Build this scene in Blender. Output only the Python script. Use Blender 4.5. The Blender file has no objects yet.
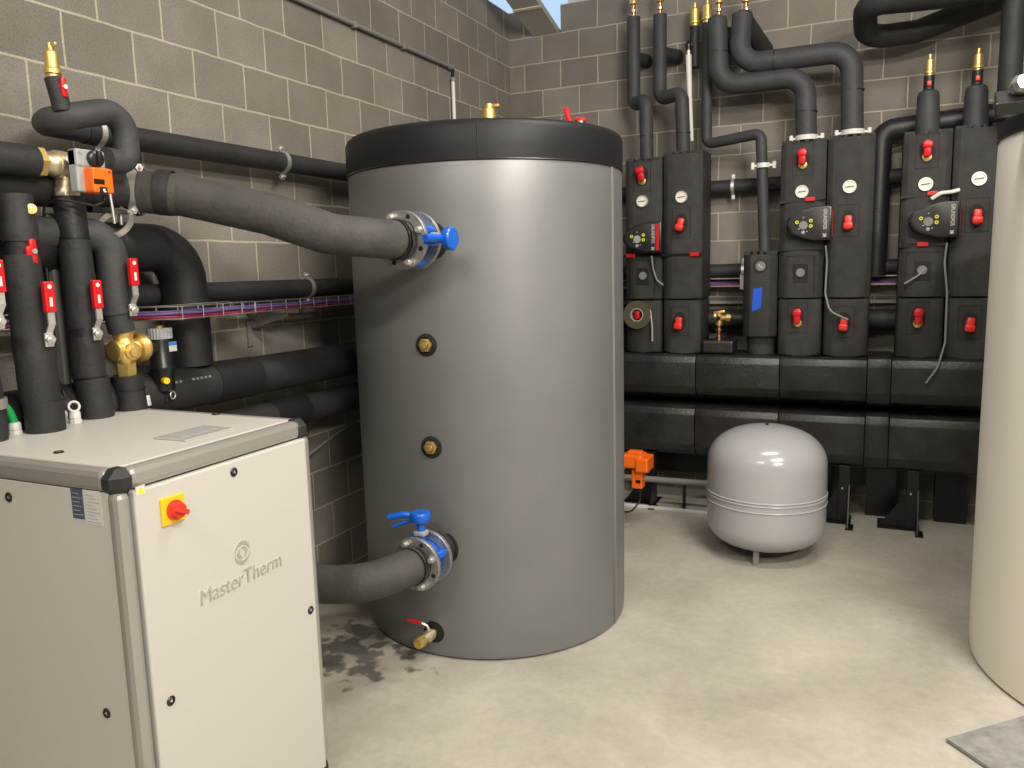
import bpy, bmesh, math, random
from mathutils import Vector, Matrix
random.seed(7)
PI = math.pi
scene = bpy.context.scene
COL = scene.collection

# ---------------------------------------------------------------- camera
cam_d = bpy.data.cameras.new('camera')
cam = bpy.data.objects.new('camera', cam_d); COL.objects.link(cam)
cam_d.sensor_fit = 'HORIZONTAL'; cam_d.sensor_width = 36.0
cam_d.lens = 36.0 * 793.48 / 1024.0
cam_d.clip_start = 0.02
R = Vector((0.90868324, 0.41666246, -0.0262139)); U = Vector((-0.03668281, 0.14223173, 0.98915343)); F = Vector((-0.41587155, 0.89786554, -0.14452794))
m = Matrix((R, U, -F)).transposed().to_4x4(); m.translation = Vector((2.6899, -5.9250, 1.7128))
cam.matrix_world = m
scene.camera = cam
# ---------------------------------------------------------------- colour management
scene.display_settings.display_device = 'sRGB'
scene.view_settings.view_transform = 'Standard'
scene.view_settings.look = 'None'
scene.view_settings.gamma = 1.0
scene.view_settings.use_curve_mapping = False
scene.view_settings.exposure = 0.0
# ---------------------------------------------------------------- sky outside the clerestory
world = bpy.data.worlds.new('world'); scene.world = world; world.use_nodes = True
wn = world.node_tree; wn.nodes['Background'].inputs['Color'].default_value = (0.52, 0.72, 1.0, 1)
wn.nodes['Background'].inputs['Strength'].default_value = 1.0
# ---------------------------------------------------------------- room lamps (strip luminaires under the ceiling, the left one an added fill)
def area(name, loc, target, sx, sy, power, color):
    l = bpy.data.lights.new(name, 'AREA'); l.shape = 'RECTANGLE'; l.size = sx; l.size_y = sy
    l.energy = power; l.color = color
    o = bpy.data.objects.new(name, l); COL.objects.link(o)
    o.location = loc; d = Vector(target) - Vector(loc)
    o.rotation_euler = d.to_track_quat('-Z', 'Y').to_euler()
    return o
WARM = (1.0, 0.925, 0.82)
area('strip_light_front', (4.1, -4.7, 3.9), (3.1, -3.4, 0.0), 1.5, 0.16, 135, WARM)
area('strip_light_middle', (2.7, -2.9, 4.1), (2.4, -2.2, 0.0), 1.5, 0.16, 68, (1.0, 0.95, 0.88))
area('fill_light_left', (1.6, -7.0, 3.9), (1.0, -4.0, 1.0), 1.5, 0.16, 62, WARM)  # fill added behind camera left to brighten the cabinet side
area('strip_light_rear', (5.0, -6.4, 3.4), (1.5, -2.5, 1.0), 1.5, 0.16, 120, WARM)

# ---------------------------------------------------------------- materials
def newmat(name):
    mt = bpy.data.materials.new(name); mt.use_nodes = True
    nt = mt.node_tree
    return mt, nt, nt.nodes['Principled BSDF']
def mat(name, col, rough=0.5, metal=0.0, noise=0.0, nscale=20, bump=0.0, bscale=60, spec=0.5, coat=0.0):
    mt, nt, b = newmat(name)
    b.inputs['Base Color'].default_value = (*col, 1)
    b.inputs['Roughness'].default_value = rough
    b.inputs['Metallic'].default_value = metal
    b.inputs['Specular IOR Level'].default_value = spec
    b.inputs['Coat Weight'].default_value = coat
    geo = nt.nodes.new('ShaderNodeNewGeometry')
    if noise:
        n = nt.nodes.new('ShaderNodeTexNoise'); n.inputs['Scale'].default_value = nscale; n.inputs['Detail'].default_value = 6
        nt.links.new(geo.outputs['Position'], n.inputs['Vector'])
        r = nt.nodes.new('ShaderNodeMapRange'); r.inputs[1].default_value = 0.3; r.inputs[2].default_value = 0.7
        r.inputs[3].default_value = 1 - noise; r.inputs[4].default_value = 1 + noise
        nt.links.new(n.outputs['Fac'], r.inputs[0])
        mx = nt.nodes.new('ShaderNodeVectorMath'); mx.operation = 'SCALE'; mx.inputs[0].default_value = col
        nt.links.new(r.outputs[0], mx.inputs['Scale']); nt.links.new(mx.outputs[0], b.inputs['Base Color'])
    if bump:
        n = nt.nodes.new('ShaderNodeTexNoise'); n.inputs['Scale'].default_value = bscale; n.inputs['Detail'].default_value = 4
        nt.links.new(geo.outputs['Position'], n.inputs['Vector'])
        bp = nt.nodes.new('ShaderNodeBump'); bp.inputs['Strength'].default_value = bump; bp.inputs['Distance'].default_value = 0.01
        nt.links.new(n.outputs['Fac'], bp.inputs['Height']); nt.links.new(bp.outputs[0], b.inputs['Normal'])
    return mt

def block_mat(name, axis, off, width):
    mt, nt, b = newmat(name)
    N = nt.nodes.new; L = nt.links.new
    geo = N('ShaderNodeNewGeometry'); sep = N('ShaderNodeSeparateXYZ'); L(geo.outputs['Position'], sep.inputs[0])
    au = N('ShaderNodeMath'); au.operation = 'ADD'; au.inputs[1].default_value = off; L(sep.outputs[axis], au.inputs[0])
    av = N('ShaderNodeMath'); av.operation = 'ADD'; av.inputs[1].default_value = -0.0667; L(sep.outputs['Z'], av.inputs[0])
    # hand-laid joints waver a little
    wn_ = N('ShaderNodeTexNoise'); wn_.inputs['Scale'].default_value = 6; L(geo.outputs['Position'], wn_.inputs['Vector'])
    wm = N('ShaderNodeMath'); wm.operation = 'MULTIPLY_ADD'; wm.inputs[1].default_value = 0.012; wm.inputs[2].default_value = -0.006; L(wn_.outputs['Fac'], wm.inputs[0])
    a2 = N('ShaderNodeMath'); L(au.outputs[0], a2.inputs[0]); L(wm.outputs[0], a2.inputs[1])
    a3 = N('ShaderNodeMath'); L(av.outputs[0], a3.inputs[0]); L(wm.outputs[0], a3.inputs[1])
    cb = N('ShaderNodeCombineXYZ'); L(a2.outputs[0], cb.inputs[0]); L(a3.outputs[0], cb.inputs[1])
    br = N('ShaderNodeTexBrick'); L(cb.outputs[0], br.inputs['Vector'])
    br.offset = 0.5; br.offset_frequency = 2; br.squash = 1; br.squash_frequency = 2
    for k, v in (('Scale', 1), ('Mortar Size', 0.0052), ('Mortar Smooth', 0.25), ('Bias', 0.0), ('Brick Width', width), ('Row Height', 0.2)):
        br.inputs[k].default_value = v
    br.inputs['Color1'].default_value = (0.185, 0.170, 0.148, 1)
    br.inputs['Color2'].default_value = (0.245, 0.226, 0.197, 1)
    br.inputs['Mortar'].default_value = (0.43, 0.39, 0.31, 1)
    n = N('ShaderNodeTexNoise'); n.inputs['Scale'].default_value = 130; n.inputs['Detail'].default_value = 5; L(geo.outputs['Position'], n.inputs['Vector'])
    n2 = N('ShaderNodeTexNoise'); n2.inputs['Scale'].default_value = 4; n2.inputs['Detail'].default_value = 5; L(geo.outputs['Position'], n2.inputs['Vector'])
    r = N('ShaderNodeMapRange'); r.inputs[1].default_value = 0.3; r.inputs[2].default_value = 0.7; r.inputs[3].default_value = 0.84; r.inputs[4].default_value = 1.16; L(n.outputs['Fac'], r.inputs[0])
    r2 = N('ShaderNodeMapRange'); r2.inputs[1].default_value = 0.3; r2.inputs[2].default_value = 0.7; r2.inputs[3].default_value = 0.9; r2.inputs[4].default_value = 1.1; L(n2.outputs['Fac'], r2.inputs[0])
    mm = N('ShaderNodeMath'); mm.operation = 'MULTIPLY'; L(r.outputs[0], mm.inputs[0]); L(r2.outputs[0], mm.inputs[1])
    sc = N('ShaderNodeVectorMath'); sc.operation = 'SCALE'; L(br.outputs['Color'], sc.inputs[0]); L(mm.outputs[0], sc.inputs['Scale'])
    L(sc.outputs[0], b.inputs['Base Color'])
    b.inputs['Roughness'].default_value = 0.92; b.inputs['Specular IOR Level'].default_value = 0.2
    h = N('ShaderNodeMath'); h.operation = 'MULTIPLY_ADD'; h.inputs[1].default_value = -0.8; L(br.outputs['Fac'], h.inputs[0])
    hn = N('ShaderNodeMath'); hn.operation = 'MULTIPLY'; hn.inputs[1].default_value = 0.5; L(n.outputs['Fac'], hn.inputs[0]); L(hn.outputs[0], h.inputs[2])
    bp = N('ShaderNodeBump'); bp.inputs['Strength'].default_value = 0.5; bp.inputs['Distance'].default_value = 0.006
    L(h.outputs[0], bp.inputs['Height']); L(bp.outputs[0], b.inputs['Normal'])
    return mt

def floor_mat():
    mt, nt, b = newmat('power_floated_concrete')
    N = nt.nodes.new; L = nt.links.new
    geo = N('ShaderNodeNewGeometry')
    n1 = N('ShaderNodeTexNoise'); n1.inputs['Scale'].default_value = 1.6; n1.inputs['Detail'].default_value = 8; n1.inputs['Roughness'].default_value = 0.62; n1.inputs['Distortion'].default_value = 0.3
    n2 = N('ShaderNodeTexNoise'); n2.inputs['Scale'].default_value = 22; n2.inputs['Detail'].default_value = 10; n2.inputs['Roughness'].default_value = 0.7; n2.inputs['Distortion'].default_value = 0.5
    n3 = N('ShaderNodeTexVoronoi'); n3.inputs['Scale'].default_value = 3.2
    for n in (n1, n2, n3): L(geo.outputs['Position'], n.inputs['Vector'])
    r1 = N('ShaderNodeValToRGB'); e = r1.color_ramp.elements
    e[0].position = 0.33; e[0].color = (0.355, 0.335, 0.285, 1); e[1].position = 0.68; e[1].color = (0.50, 0.475, 0.41, 1)
    L(n1.outputs['Fac'], r1.inputs[0])
    r2 = N('ShaderNodeMapRange'); r2.inputs[1].default_value = 0.3; r2.inputs[2].default_value = 0.7; r2.inputs[3].default_value = 0.90; r2.inputs[4].default_value = 1.08; L(n2.outputs['Fac'], r2.inputs[0])
    r3 = N('ShaderNodeMapRange'); r3.inputs[1].default_value = 0.018; r3.inputs[2].default_value = 0.034; r3.inputs[3].default_value = 0.62; r3.inputs[4].default_value = 1.0; L(n3.outputs['Distance'], r3.inputs[0])
    mm = N('ShaderNodeMath'); mm.operation = 'MULTIPLY'; L(r2.outputs[0], mm.inputs[0]); L(r3.outputs[0], mm.inputs[1])
    # ragged darker patch between the heat pump and the tank
    st = N('ShaderNodeTexNoise'); st.inputs['Scale'].default_value = 9; st.inputs['Detail'].default_value = 6; L(geo.outputs['Position'], st.inputs['Vector'])
    dv = N('ShaderNodeVectorMath'); dv.operation = 'DISTANCE'; dv.inputs[1].default_value = (0.55, -3.15, 0); L(geo.outputs['Position'], dv.inputs[0])
    dm = N('ShaderNodeMapRange'); dm.inputs[1].default_value = 0.1; dm.inputs[2].default_value = 0.75; dm.inputs[3].default_value = 0.18; dm.inputs[4].default_value = -0.25; L(dv.outputs['Value'], dm.inputs[0])
    ad = N('ShaderNodeMath'); L(st.outputs['Fac'], ad.inputs[0]); L(dm.outputs[0], ad.inputs[1])
    sm = N('ShaderNodeMapRange'); sm.inputs[1].default_value = 0.58; sm.inputs[2].default_value = 0.66; sm.inputs[3].default_value = 1.0; sm.inputs[4].default_value = 0.35; L(ad.outputs[0], sm.inputs[0])
    m2 = N('ShaderNodeMath'); m2.operation = 'MULTIPLY'; L(mm.outputs[0], m2.inputs[0]); L(sm.outputs[0], m2.inputs[1])
    sc = N('ShaderNodeVectorMath'); sc.operation = 'SCALE'; L(r1.outputs[0], sc.inputs[0]); L(m2.outputs[0], sc.inputs['Scale'])
    L(sc.outputs[0], b.inputs['Base Color'])
    b.inputs['Roughness'].default_value = 0.5; b.inputs['Specular IOR Level'].default_value = 0.35
    bp = N('ShaderNodeBump'); bp.inputs['Strength'].default_value = 0.15; bp.inputs['Distance'].default_value = 0.01
    L(n2.outputs['Fac'], bp.inputs['Height']); L(bp.outputs[0], b.inputs['Normal'])
    return mt

M = dict(
    block_left=block_mat('concrete_block_left', 'Y', 2.056 - 0.15085, 0.3017),
    block_back=block_mat('concrete_block_back', 'X', -0.5727 - 0.14935, 0.2987),
    floor=floor_mat(),
    render=mat('painted_ceiling', (0.6, 0.58, 0.54), 0.9),
    beam=mat('galvanised_grey_beam', (0.42, 0.40, 0.37), 0.7, noise=0.08, nscale=5),
    cream=mat('cream_paint', (0.72, 0.64, 0.46), 0.5),
    foam=mat('black_foam', (0.022, 0.022, 0.023), 0.62, noise=0.25, nscale=7, bump=0.25, bscale=45, spec=0.45),
    foam_grey=mat('grey_foam', (0.046, 0.047, 0.051), 0.62, noise=0.15, nscale=8, bump=0.25, bscale=45, spec=0.45),
    foam_old=mat('dusty_foam', (0.058, 0.056, 0.053), 0.68, noise=0.22, nscale=9, bump=0.3, bscale=60, spec=0.45),
    tape=mat('black_tape', (0.014, 0.014, 0.015), 0.45, bump=0.15, bscale=80),
    shell=mat('moulded_shell', (0.031, 0.0295, 0.028), 0.55, noise=0.28, nscale=14, bump=0.55, bscale=260, spec=0.5),
    header=mat('manifold_shell', (0.022, 0.021, 0.020), 0.40, noise=0.4, nscale=9, bump=0.25, bscale=60, spec=0.55),
    dark=mat('dark_recess', (0.008, 0.008, 0.008), 0.7),
    jacket=mat('grey_vinyl', (0.225, 0.229, 0.232), 0.46, 0.5, noise=0.05, nscale=3, bump=0.15, bscale=5, spec=0.6),
    jacket_black=mat('black_vinyl', (0.009, 0.010, 0.011), 0.5, bump=0.2, bscale=9, spec=0.35),
    jacket_cream=mat('cream_vinyl', (0.80, 0.765, 0.69), 0.5, bump=0.1, bscale=200),
    seam=mat('light_seam', (0.22, 0.21, 0.19), 0.5),
    chrome=mat('zinc_plated', (0.72, 0.71, 0.68), 0.42, 0.85),
    steel=mat('galvanised', (0.42, 0.42, 0.40), 0.45, 0.85, noise=0.2, nscale=60),
    nickel=mat('nickel_brass', (0.70, 0.61, 0.44), 0.42, 0.85),
    brass=mat('brass', (0.78, 0.55, 0.19), 0.4, 0.85),
    copper=mat('copper', (0.72, 0.36, 0.22), 0.3, 1.0),
    blue=mat('blue_enamel', (0.004, 0.105, 0.58), 0.35, coat=0.2),
    tape_blue=mat('blue_tape', (0.005, 0.09, 0.65), 0.5),
    red=mat('red_plastic', (0.62, 0.008, 0.012), 0.35),
    red_orange=mat('red_orange_plastic', (0.80, 0.035, 0.02), 0.35),
    white=mat('white_plastic', (0.72, 0.71, 0.68), 0.4),
    dial=mat('white_dial', (0.78, 0.77, 0.70), 0.35),
    orange=mat('orange_plastic', (0.95, 0.16, 0.01), 0.35),
    silver=mat('silver_plastic', (0.36, 0.37, 0.38), 0.45),
    black=mat('black_plastic', (0.012, 0.012, 0.013), 0.3),
    black_steel=mat('black_painted_steel', (0.007, 0.007, 0.008), 0.35),
    grey_metal=mat('grey_powder_coat', (0.22, 0.215, 0.205), 0.5),
    cabinet=mat('light_powder_coat', (0.54, 0.53, 0.495), 0.42, bump=0.04, bscale=500),
    alu=mat('anodised_aluminium', (0.40, 0.395, 0.37), 0.38, 0.5),
    cap=mat('charcoal_corner', (0.02, 0.02, 0.022), 0.5),
    yellow=mat('yellow_plate', (0.85, 0.55, 0.01), 0.4),
    led=mat('yellow_button', (0.75, 0.75, 0.02), 0.4),
    navy=mat('navy_label', (0.07, 0.09, 0.14), 0.4),
    paper=mat('white_label', (0.62, 0.62, 0.60), 0.5),
    green=mat('green_hose', (0.01, 0.42, 0.10), 0.4),
    cable_grey=mat('grey_cable', (0.25, 0.25, 0.25), 0.5),
    purple=mat('purple_cable', (0.13, 0.09, 0.25), 0.45),
    cable_red=mat('red_cable', (0.24, 0.015, 0.05), 0.45),
    magenta=mat('magenta_cable', (0.36, 0.05, 0.22), 0.45),
    cable_black=mat('black_cable', (0.01, 0.01, 0.01), 0.4),
    vessel=mat('grey_gloss_enamel', (0.37, 0.37, 0.38), 0.2, spec=0.6),
    vessel_rib=mat('grey_gloss_ring', (0.40, 0.40, 0.41), 0.25),
    board=mat('dusty_board', (0.24, 0.24, 0.23), 0.7, noise=0.25, nscale=25),
    tape_roll=mat('clear_tape', (0.10, 0.095, 0.06), 0.3),
    clear=mat('clear_film', (0.45, 0.44, 0.40), 0.2),
    duct=mat('white_duct', (0.75, 0.73, 0.68), 0.6),
    label_blue=mat('blue_sticker', (0.05, 0.22, 0.6), 0.4),
)

# ---------------------------------------------------------------- mesh builder
def frames(pts):
    T = []
    n = len(pts)
    for i in range(n):
        a = pts[max(0, i-1)]; b = pts[min(n-1, i+1)]
        T.append((b-a).normalized())
    up = Vector((0, 0, 1)) if abs(T[0].z) < 0.9 else Vector((1, 0, 0))
    Xv = T[0].cross(up).normalized(); out = []
    for i in range(n):
        if i:
            q = T[i-1].rotation_difference(T[i]); Xv = q @ Xv
        Xv = (Xv - T[i]*Xv.dot(T[i])).normalized()
        out.append((T[i], Xv, T[i].cross(Xv)))
    return out
def fillet(P, rad, seg=7):
    P = [Vector(p) for p in P]
    if len(P) < 3: return P
    out = [P[0]]
    for i in range(1, len(P)-1):
        a, b, c = P[i-1], P[i], P[i+1]
        u = (a-b); v = (c-b); lu, lv = u.length, v.length; u.normalize(); v.normalize()
        ang = u.angle(v)
        if ang > PI-0.03: out.append(b); continue
        d = min(rad/math.tan(ang/2), lu*0.49, lv*0.49); r = d*math.tan(ang/2)
        cen = b + (u+v).normalized()*(r/math.sin(ang/2))
        s = b+u*d; e = b+v*d
        vs, ve = s-cen, e-cen; tot = vs.angle(ve)
        for k in range(seg+1):
            t = k/seg
            w = (vs*math.sin((1-t)*tot)+ve*math.sin(t*tot))/math.sin(tot)
            out.append(cen+w)
    out.append(P[-1])
    return out
class MB:
    def __init__(s): s.bm = bmesh.new()
    def ring_loft(s, rings, cap=True):
        V = [[s.bm.verts.new(p) for p in r] for r in rings]
        n = len(V[0])
        for a, b in zip(V, V[1:]):
            for i in range(n):
                s.bm.faces.new((a[i], a[(i+1) % n], b[(i+1) % n], b[i]))
        if cap:
            s.bm.faces.new(V[0][::-1]); s.bm.faces.new(V[-1])
        return s
    def tube(s, pts, r, rad=None, n=20, seg=7, step=None, wob=0.0):
        P = fillet(pts, rad if rad else 0.001, seg) if rad else [Vector(p) for p in pts]
        if step:
            Q = [P[0]]
            for a, b in zip(P, P[1:]):
                k = max(1, int((b-a).length/step))
                Q += [a.lerp(b, (j+1)/k) for j in range(k)]
            P = Q
        fr = frames(P); rings = []
        for i, (p, (t, x, y)) in enumerate(zip(P, fr)):
            rr = r if not callable(r) else r(i/(len(P)-1))
            if wob: rr *= 1+random.uniform(-wob, wob)
            rings.append([p+(x*math.cos(2*PI*k/n)+y*math.sin(2*PI*k/n))*rr for k in range(n)])
        return s.ring_loft(rings)
    def cyl(s, a, b, r, r2=None, n=20):
        a, b = Vector(a), Vector(b); t, x, y = frames([a, b])[0]
        return s.ring_loft([[p+(x*math.cos(2*PI*k/n)+y*math.sin(2*PI*k/n))*q for k in range(n)] for p, q in ((a, r), (b, r if r2 is None else r2))])
    def lathe(s, o, axis, prof, n=24):
        o = Vector(o); ax = Vector(axis).normalized(); t, x, y = frames([o, o+ax])[0]
        return s.ring_loft([[o+t*h+(x*math.cos(2*PI*k/n)+y*math.sin(2*PI*k/n))*max(q, 1e-4) for k in range(n)] for q, h in prof])
    def box(s, lo, hi, bev=0.0, seg=2):
        lo, hi = [min(a, b) for a, b in zip(lo, hi)], [max(a, b) for a, b in zip(lo, hi)]
        c = [(a+b)/2 for a, b in zip(lo, hi)]; d = [max(b-a, 1e-4) for a, b in zip(lo, hi)]
        g = bmesh.ops.create_cube(s.bm, size=1, matrix=Matrix.Translation(c) @ Matrix.Diagonal((*d, 1)))
        if bev:
            es = set(e for v in g['verts'] for e in v.link_edges)
            bmesh.ops.bevel(s.bm, geom=list(es), offset=bev, segments=seg, affect='EDGES', profile=0.5)
        return s
    def obox(s, c, ax, ay, az, d, bev=0.0):
        Mx = Matrix((Vector(ax).normalized(), Vector(ay).normalized(), Vector(az).normalized())).transposed().to_4x4()
        Mx.translation = Vector(c)
        g = bmesh.ops.create_cube(s.bm, size=1, matrix=Mx @ Matrix.Diagonal((*d, 1)))
        if bev:
            es = set(e for v in g['verts'] for e in v.link_edges)
            bmesh.ops.bevel(s.bm, geom=list(es), offset=bev, segments=2, affect='EDGES', profile=0.5)
        return s
    def prism(s, poly, vec, bev=0):
        vec = Vector(vec); A = [s.bm.verts.new(p) for p in poly]; B = [s.bm.verts.new(Vector(p)+vec) for p in poly]
        n = len(A)
        s.bm.faces.new(A[::-1]); s.bm.faces.new(B)
        for i in range(n): s.bm.faces.new((A[i], A[(i+1) % n], B[(i+1) % n], B[i]))
        if bev:
            es = set(e for v in A+B for e in v.link_edges)
            bmesh.ops.bevel(s.bm, geom=list(es), offset=bev, segments=2, affect='EDGES', profile=0.5)
        return s
    def torus(s, c, axis, r, q, n=28, k=8):
        c = Vector(c); t, x, y = frames([c, c+Vector(axis)])[0]; rings = []
        for i in range(n):
            a = 2*PI*i/n; d = x*math.cos(a)+y*math.sin(a)
            rings.append([c+d*(r+q*math.cos(2*PI*j/k))+t*q*math.sin(2*PI*j/k) for j in range(k)])
        V = [[s.bm.verts.new(p) for p in rr] for rr in rings]
        for i in range(n):
            a, b = V[i], V[(i+1) % n]
            for j in range(k): s.bm.faces.new((a[j], a[(j+1) % k], b[(j+1) % k], b[j]))
        return s
    def band(s, c, axis, r0, r1, w, n=28, a0=0, a1=2*PI):
        c = Vector(c); t, x, y = frames([c, c+Vector(axis)])[0]; full = a1-a0 > 2*PI-0.01; V = []
        m_ = n if full else n+1
        for i in range(m_):
            a = a0+(a1-a0)*i/n; d = x*math.cos(a)+y*math.sin(a)
            V.append([s.bm.verts.new(c+d*rr+t*h) for rr, h in ((r0, -w/2), (r1, -w/2), (r1, w/2), (r0, w/2))])
        for i in range(n):
            a, b = V[i], V[(i+1) % m_]
            for j in range(4): s.bm.faces.new((a[j], a[(j+1) % 4], b[(j+1) % 4], b[j]))
        if not full: s.bm.faces.new(V[0]); s.bm.faces.new(V[-1][::-1])
        return s
    def build(s, name, m, parent=None, smooth=True, angle=40):
        bmesh.ops.recalc_face_normals(s.bm, faces=s.bm.faces)
        me = bpy.data.meshes.new(name)
        if smooth:
            for f in s.bm.faces: f.smooth = True
            for e in s.bm.edges:
                if len(e.link_faces) == 2 and e.calc_face_angle(0) > math.radians(angle): e.smooth = False
        s.bm.to_mesh(me); s.bm.free()
        me.materials.append(M[m] if isinstance(m, str) else m)
        o = bpy.data.objects.new(name, me); COL.objects.link(o)
        if parent is not None:
            o.parent = parent; o.matrix_parent_inverse = Matrix.Translation(-parent.location)
        return o
def thing(name, label, cat, loc, group=None):
    o = bpy.data.objects.new(name, None); COL.objects.link(o); o.location = loc; o.empty_display_size = 0.05
    o['label'] = label; o['category'] = cat
    if group: o['group'] = group
    return o
def tag(o, label, cat, group=None):
    o['label'] = label; o['category'] = cat
    if group: o['group'] = group
    return o
def struct(name, mb, m, smooth=False):
    o = mb.build(name, m, None, smooth); o['kind'] = 'structure'; return o
def textmesh(name, body, size, mtx, m, parent, extrude=0.0008, scale_x=1.0, offset=0.0):
    cu = bpy.data.curves.new(name, 'FONT'); cu.body = body; cu.size = size; cu.extrude = extrude
    cu.align_x = 'CENTER'; cu.align_y = 'CENTER'; cu.offset = offset
    t = bpy.data.objects.new(name+'_src', cu); COL.objects.link(t)
    dg = bpy.context.evaluated_depsgraph_get()
    me = bpy.data.meshes.new_from_object(t.evaluated_get(dg)); bpy.data.objects.remove(t); bpy.data.curves.remove(cu)
    me.transform(Matrix.Diagonal((scale_x, 1, 1, 1))); me.transform(mtx)
    me.materials.clear(); me.materials.append(M[m])
    o = bpy.data.objects.new(name, me); COL.objects.link(o); o.parent = parent
    o.matrix_parent_inverse = Matrix.Translation(-parent.location)
    return o
def basis(c, ax, ay, az):
    Mx = Matrix((Vector(ax), Vector(ay), Vector(az))).transposed().to_4x4(); Mx.translation = Vector(c); return Mx

# ================================================================ THE SETTING
struct('floor', MB().box((-0.3, -9.3, -0.15), (7.3, 0.3, 0.0)), 'floor')
struct('wall_left', MB().box((-0.2, -9.3, 0), (0, 0.2, 3.667)), 'block_left')
b = MB().box((0.0, 0, 0), (7.3, 0.2, 3.467)).box((0.0, 0, 3.467), (0.19, 0.2, 3.667)).box((0.43, 0, 3.467), (7.3, 0.2, 3.667)).box((0.69, 0, 3.667), (7.3, 0.2, 4.5))
struct('wall_back', b, 'block_back')
struct('wall_right', MB().box((7.1, -9.3, 0), (7.3, 0, 4.5)), 'render')
struct('wall_front', MB().box((0, -9.5, 0), (7.3, -9.3, 4.5)), 'render')
struct('ceiling', MB().box((-0.2, -9.5, 4.5), (7.3, 0.2, 4.6)), 'render')
b = MB().box((-0.2, -9.3, 3.667), (0, -3.0, 4.5))
struct('trim_1', b, 'render')      # boarding that closes the clerestory further along the wall
# roof beam resting in the pocket of the back wall
bt = thing('roof_beam', 'grey roof beam resting in the notch of the block wall', 'beam', (0.285, -0.6, 3.48))
MB().prism([(0.197, 0.16, 3.425), (0.197, -2.6, 4.198), (0.197, -2.6, 4.236), (0.197, 0.16, 3.470)], (0.212, 0, 0)).build('beam_body', 'beam', bt, smooth=False)
MB().prism([(0.192, -0.33, 3.556), (0.192, -0.355, 3.563), (0.192, -0.355, 3.570), (0.192, -0.33, 3.563)], (0.222, 0, 0)).build('batten', 'cream', bt, smooth=False)
o = MB().cyl((0.36, 0.45, 3.90), (1.4, 0.45, 3.90), 0.14, n=32).build('air_duct', 'duct')
tag(o, 'white round duct glimpsed above the notch in the back wall', 'duct')

# ================================================================ HOT WATER TANK
def buffer_tank(c, r, h, seamz, jm, label, seam_ang):
    cx, cy = c
    t = thing('buffer_tank', label, 'tank', (cx, cy, 0))
    nb = 96
    prof = [(r-0.02, 0.0), (r-0.004, 0.012), (r, 0.05)] + [(r+0.004*math.sin(PI*k/14), 0.05+(seamz-0.08)*k/14) for k in range(1, 14)] + [(r, seamz-0.02), (r-0.003, seamz)]
    MB().lathe((cx, cy, 0), (0, 0, 1), prof, nb).build('jacket', jm, t)
    cp = [(r-0.01, seamz-0.006), (r+0.004, seamz), (r+0.006, seamz+0.06), (r+0.005, h-0.030), (r-0.002, h-0.012), (r-0.014, h-0.002), (r-0.04, h), (r*0.5, h+0.004), (0.001, h+0.004)]
    lid = MB().lathe((cx, cy, 0), (0, 0, 1), cp, nb).build('lid_cover', 'jacket_black', t)
    MB().torus((cx, cy, seamz), (0, 0, 1), r+0.003, 0.003, n=96, k=6).build('seam_piping', 'black', lid)
    return t
TC = (0.946, -2.401); TR = 0.651
tank = buffer_tank(TC, TR, 2.312, 2.150, 'jacket', 'large cylindrical grey jacketed tank with black lid, between heat pump and expansion vessel', 0)
a = math.radians(-4)
for da, w in ((0, 'seam'), (0.02, 'seam')):
    x = TC[0]+(TR+0.0025)*math.cos(a-da); y = TC[1]+(TR+0.0025)*math.sin(a-da)
    MB().tube([(x, y, 0.01), (x+0.002, y, 1.1), (x, y, 2.145)], 0.0022, n=6).build('zip_seam', w, tank)
la = math.radians(-66)
MB().tube([(TC[0]+(TR+0.006)*math.cos(la), TC[1]+(TR+0.006)*math.sin(la), 2.155), (TC[0]+(TR+0.006)*math.cos(la), TC[1]+(TR+0.006)*math.sin(la), 2.285)], 0.003, n=6).build('lid_seam', 'black', tank)
def socket(ang, z):
    d = Vector((math.cos(ang), math.sin(ang), 0)); p = Vector((*TC, z))+d*(TR+0.002)
    s_ = MB().lathe(p, d, [(0.050, -0.006), (0.048, 0.006), (0.036, 0.009), (0.030, 0.002), (0.001, 0.001)], 28).build('socket', 'dark', tank)
    MB().lathe(p, d, [(0.030, 0.0), (0.030, 0.02), (0.022, 0.022), (0.020, 0.012), (0.001, 0.012)], 6).lathe(p, d, [(0.016, 0.010), (0.016, 0.03), (0.001, 0.032)], 20).build('plug', 'brass', s_)
socket(math.radians(-88), 1.402); socket(math.radians(-87.6), 0.963)
# brass vent on the lid and red handled valves at the far rim
v = MB().lathe((TC[0]+0.03, TC[1], 2.31), (0, 0, 1), [(0.022, 0), (0.022, 0.10), (0.034, 0.10), (0.034, 0.15), (0.02, 0.155), (0.02, 0.175), (0.001, 0.178)], 20)
v.box((TC[0]+0.03, TC[1]-0.01, 2.465), (TC[0]+0.085, TC[1]+0.012, 2.482), 0.004)
v.build('air_vent', 'brass', tank)
for k, (x, y) in enumerate(((1.40, -2.47), (1.47, -2.50))):
    rv = MB().cyl((x, y, 2.30), (x, y, 2.345), 0.016).build('rim_valve', 'steel', tank)
    if k == 0: MB().obox((x+0.0, y, 2.375), (1, 0, 0.3), (0, 1, 0), (-0.3, 0, 1), (0.020, 0.02, 0.08), 0.004).build('handle', 'red', rv)
    else: MB().obox((x, y, 2.35), (1, 0, -0.2), (0, 1, 0), (0.2, 0, 1), (0.05, 0.02, 0.018), 0.004).build('handle', 'red', rv)
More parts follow.
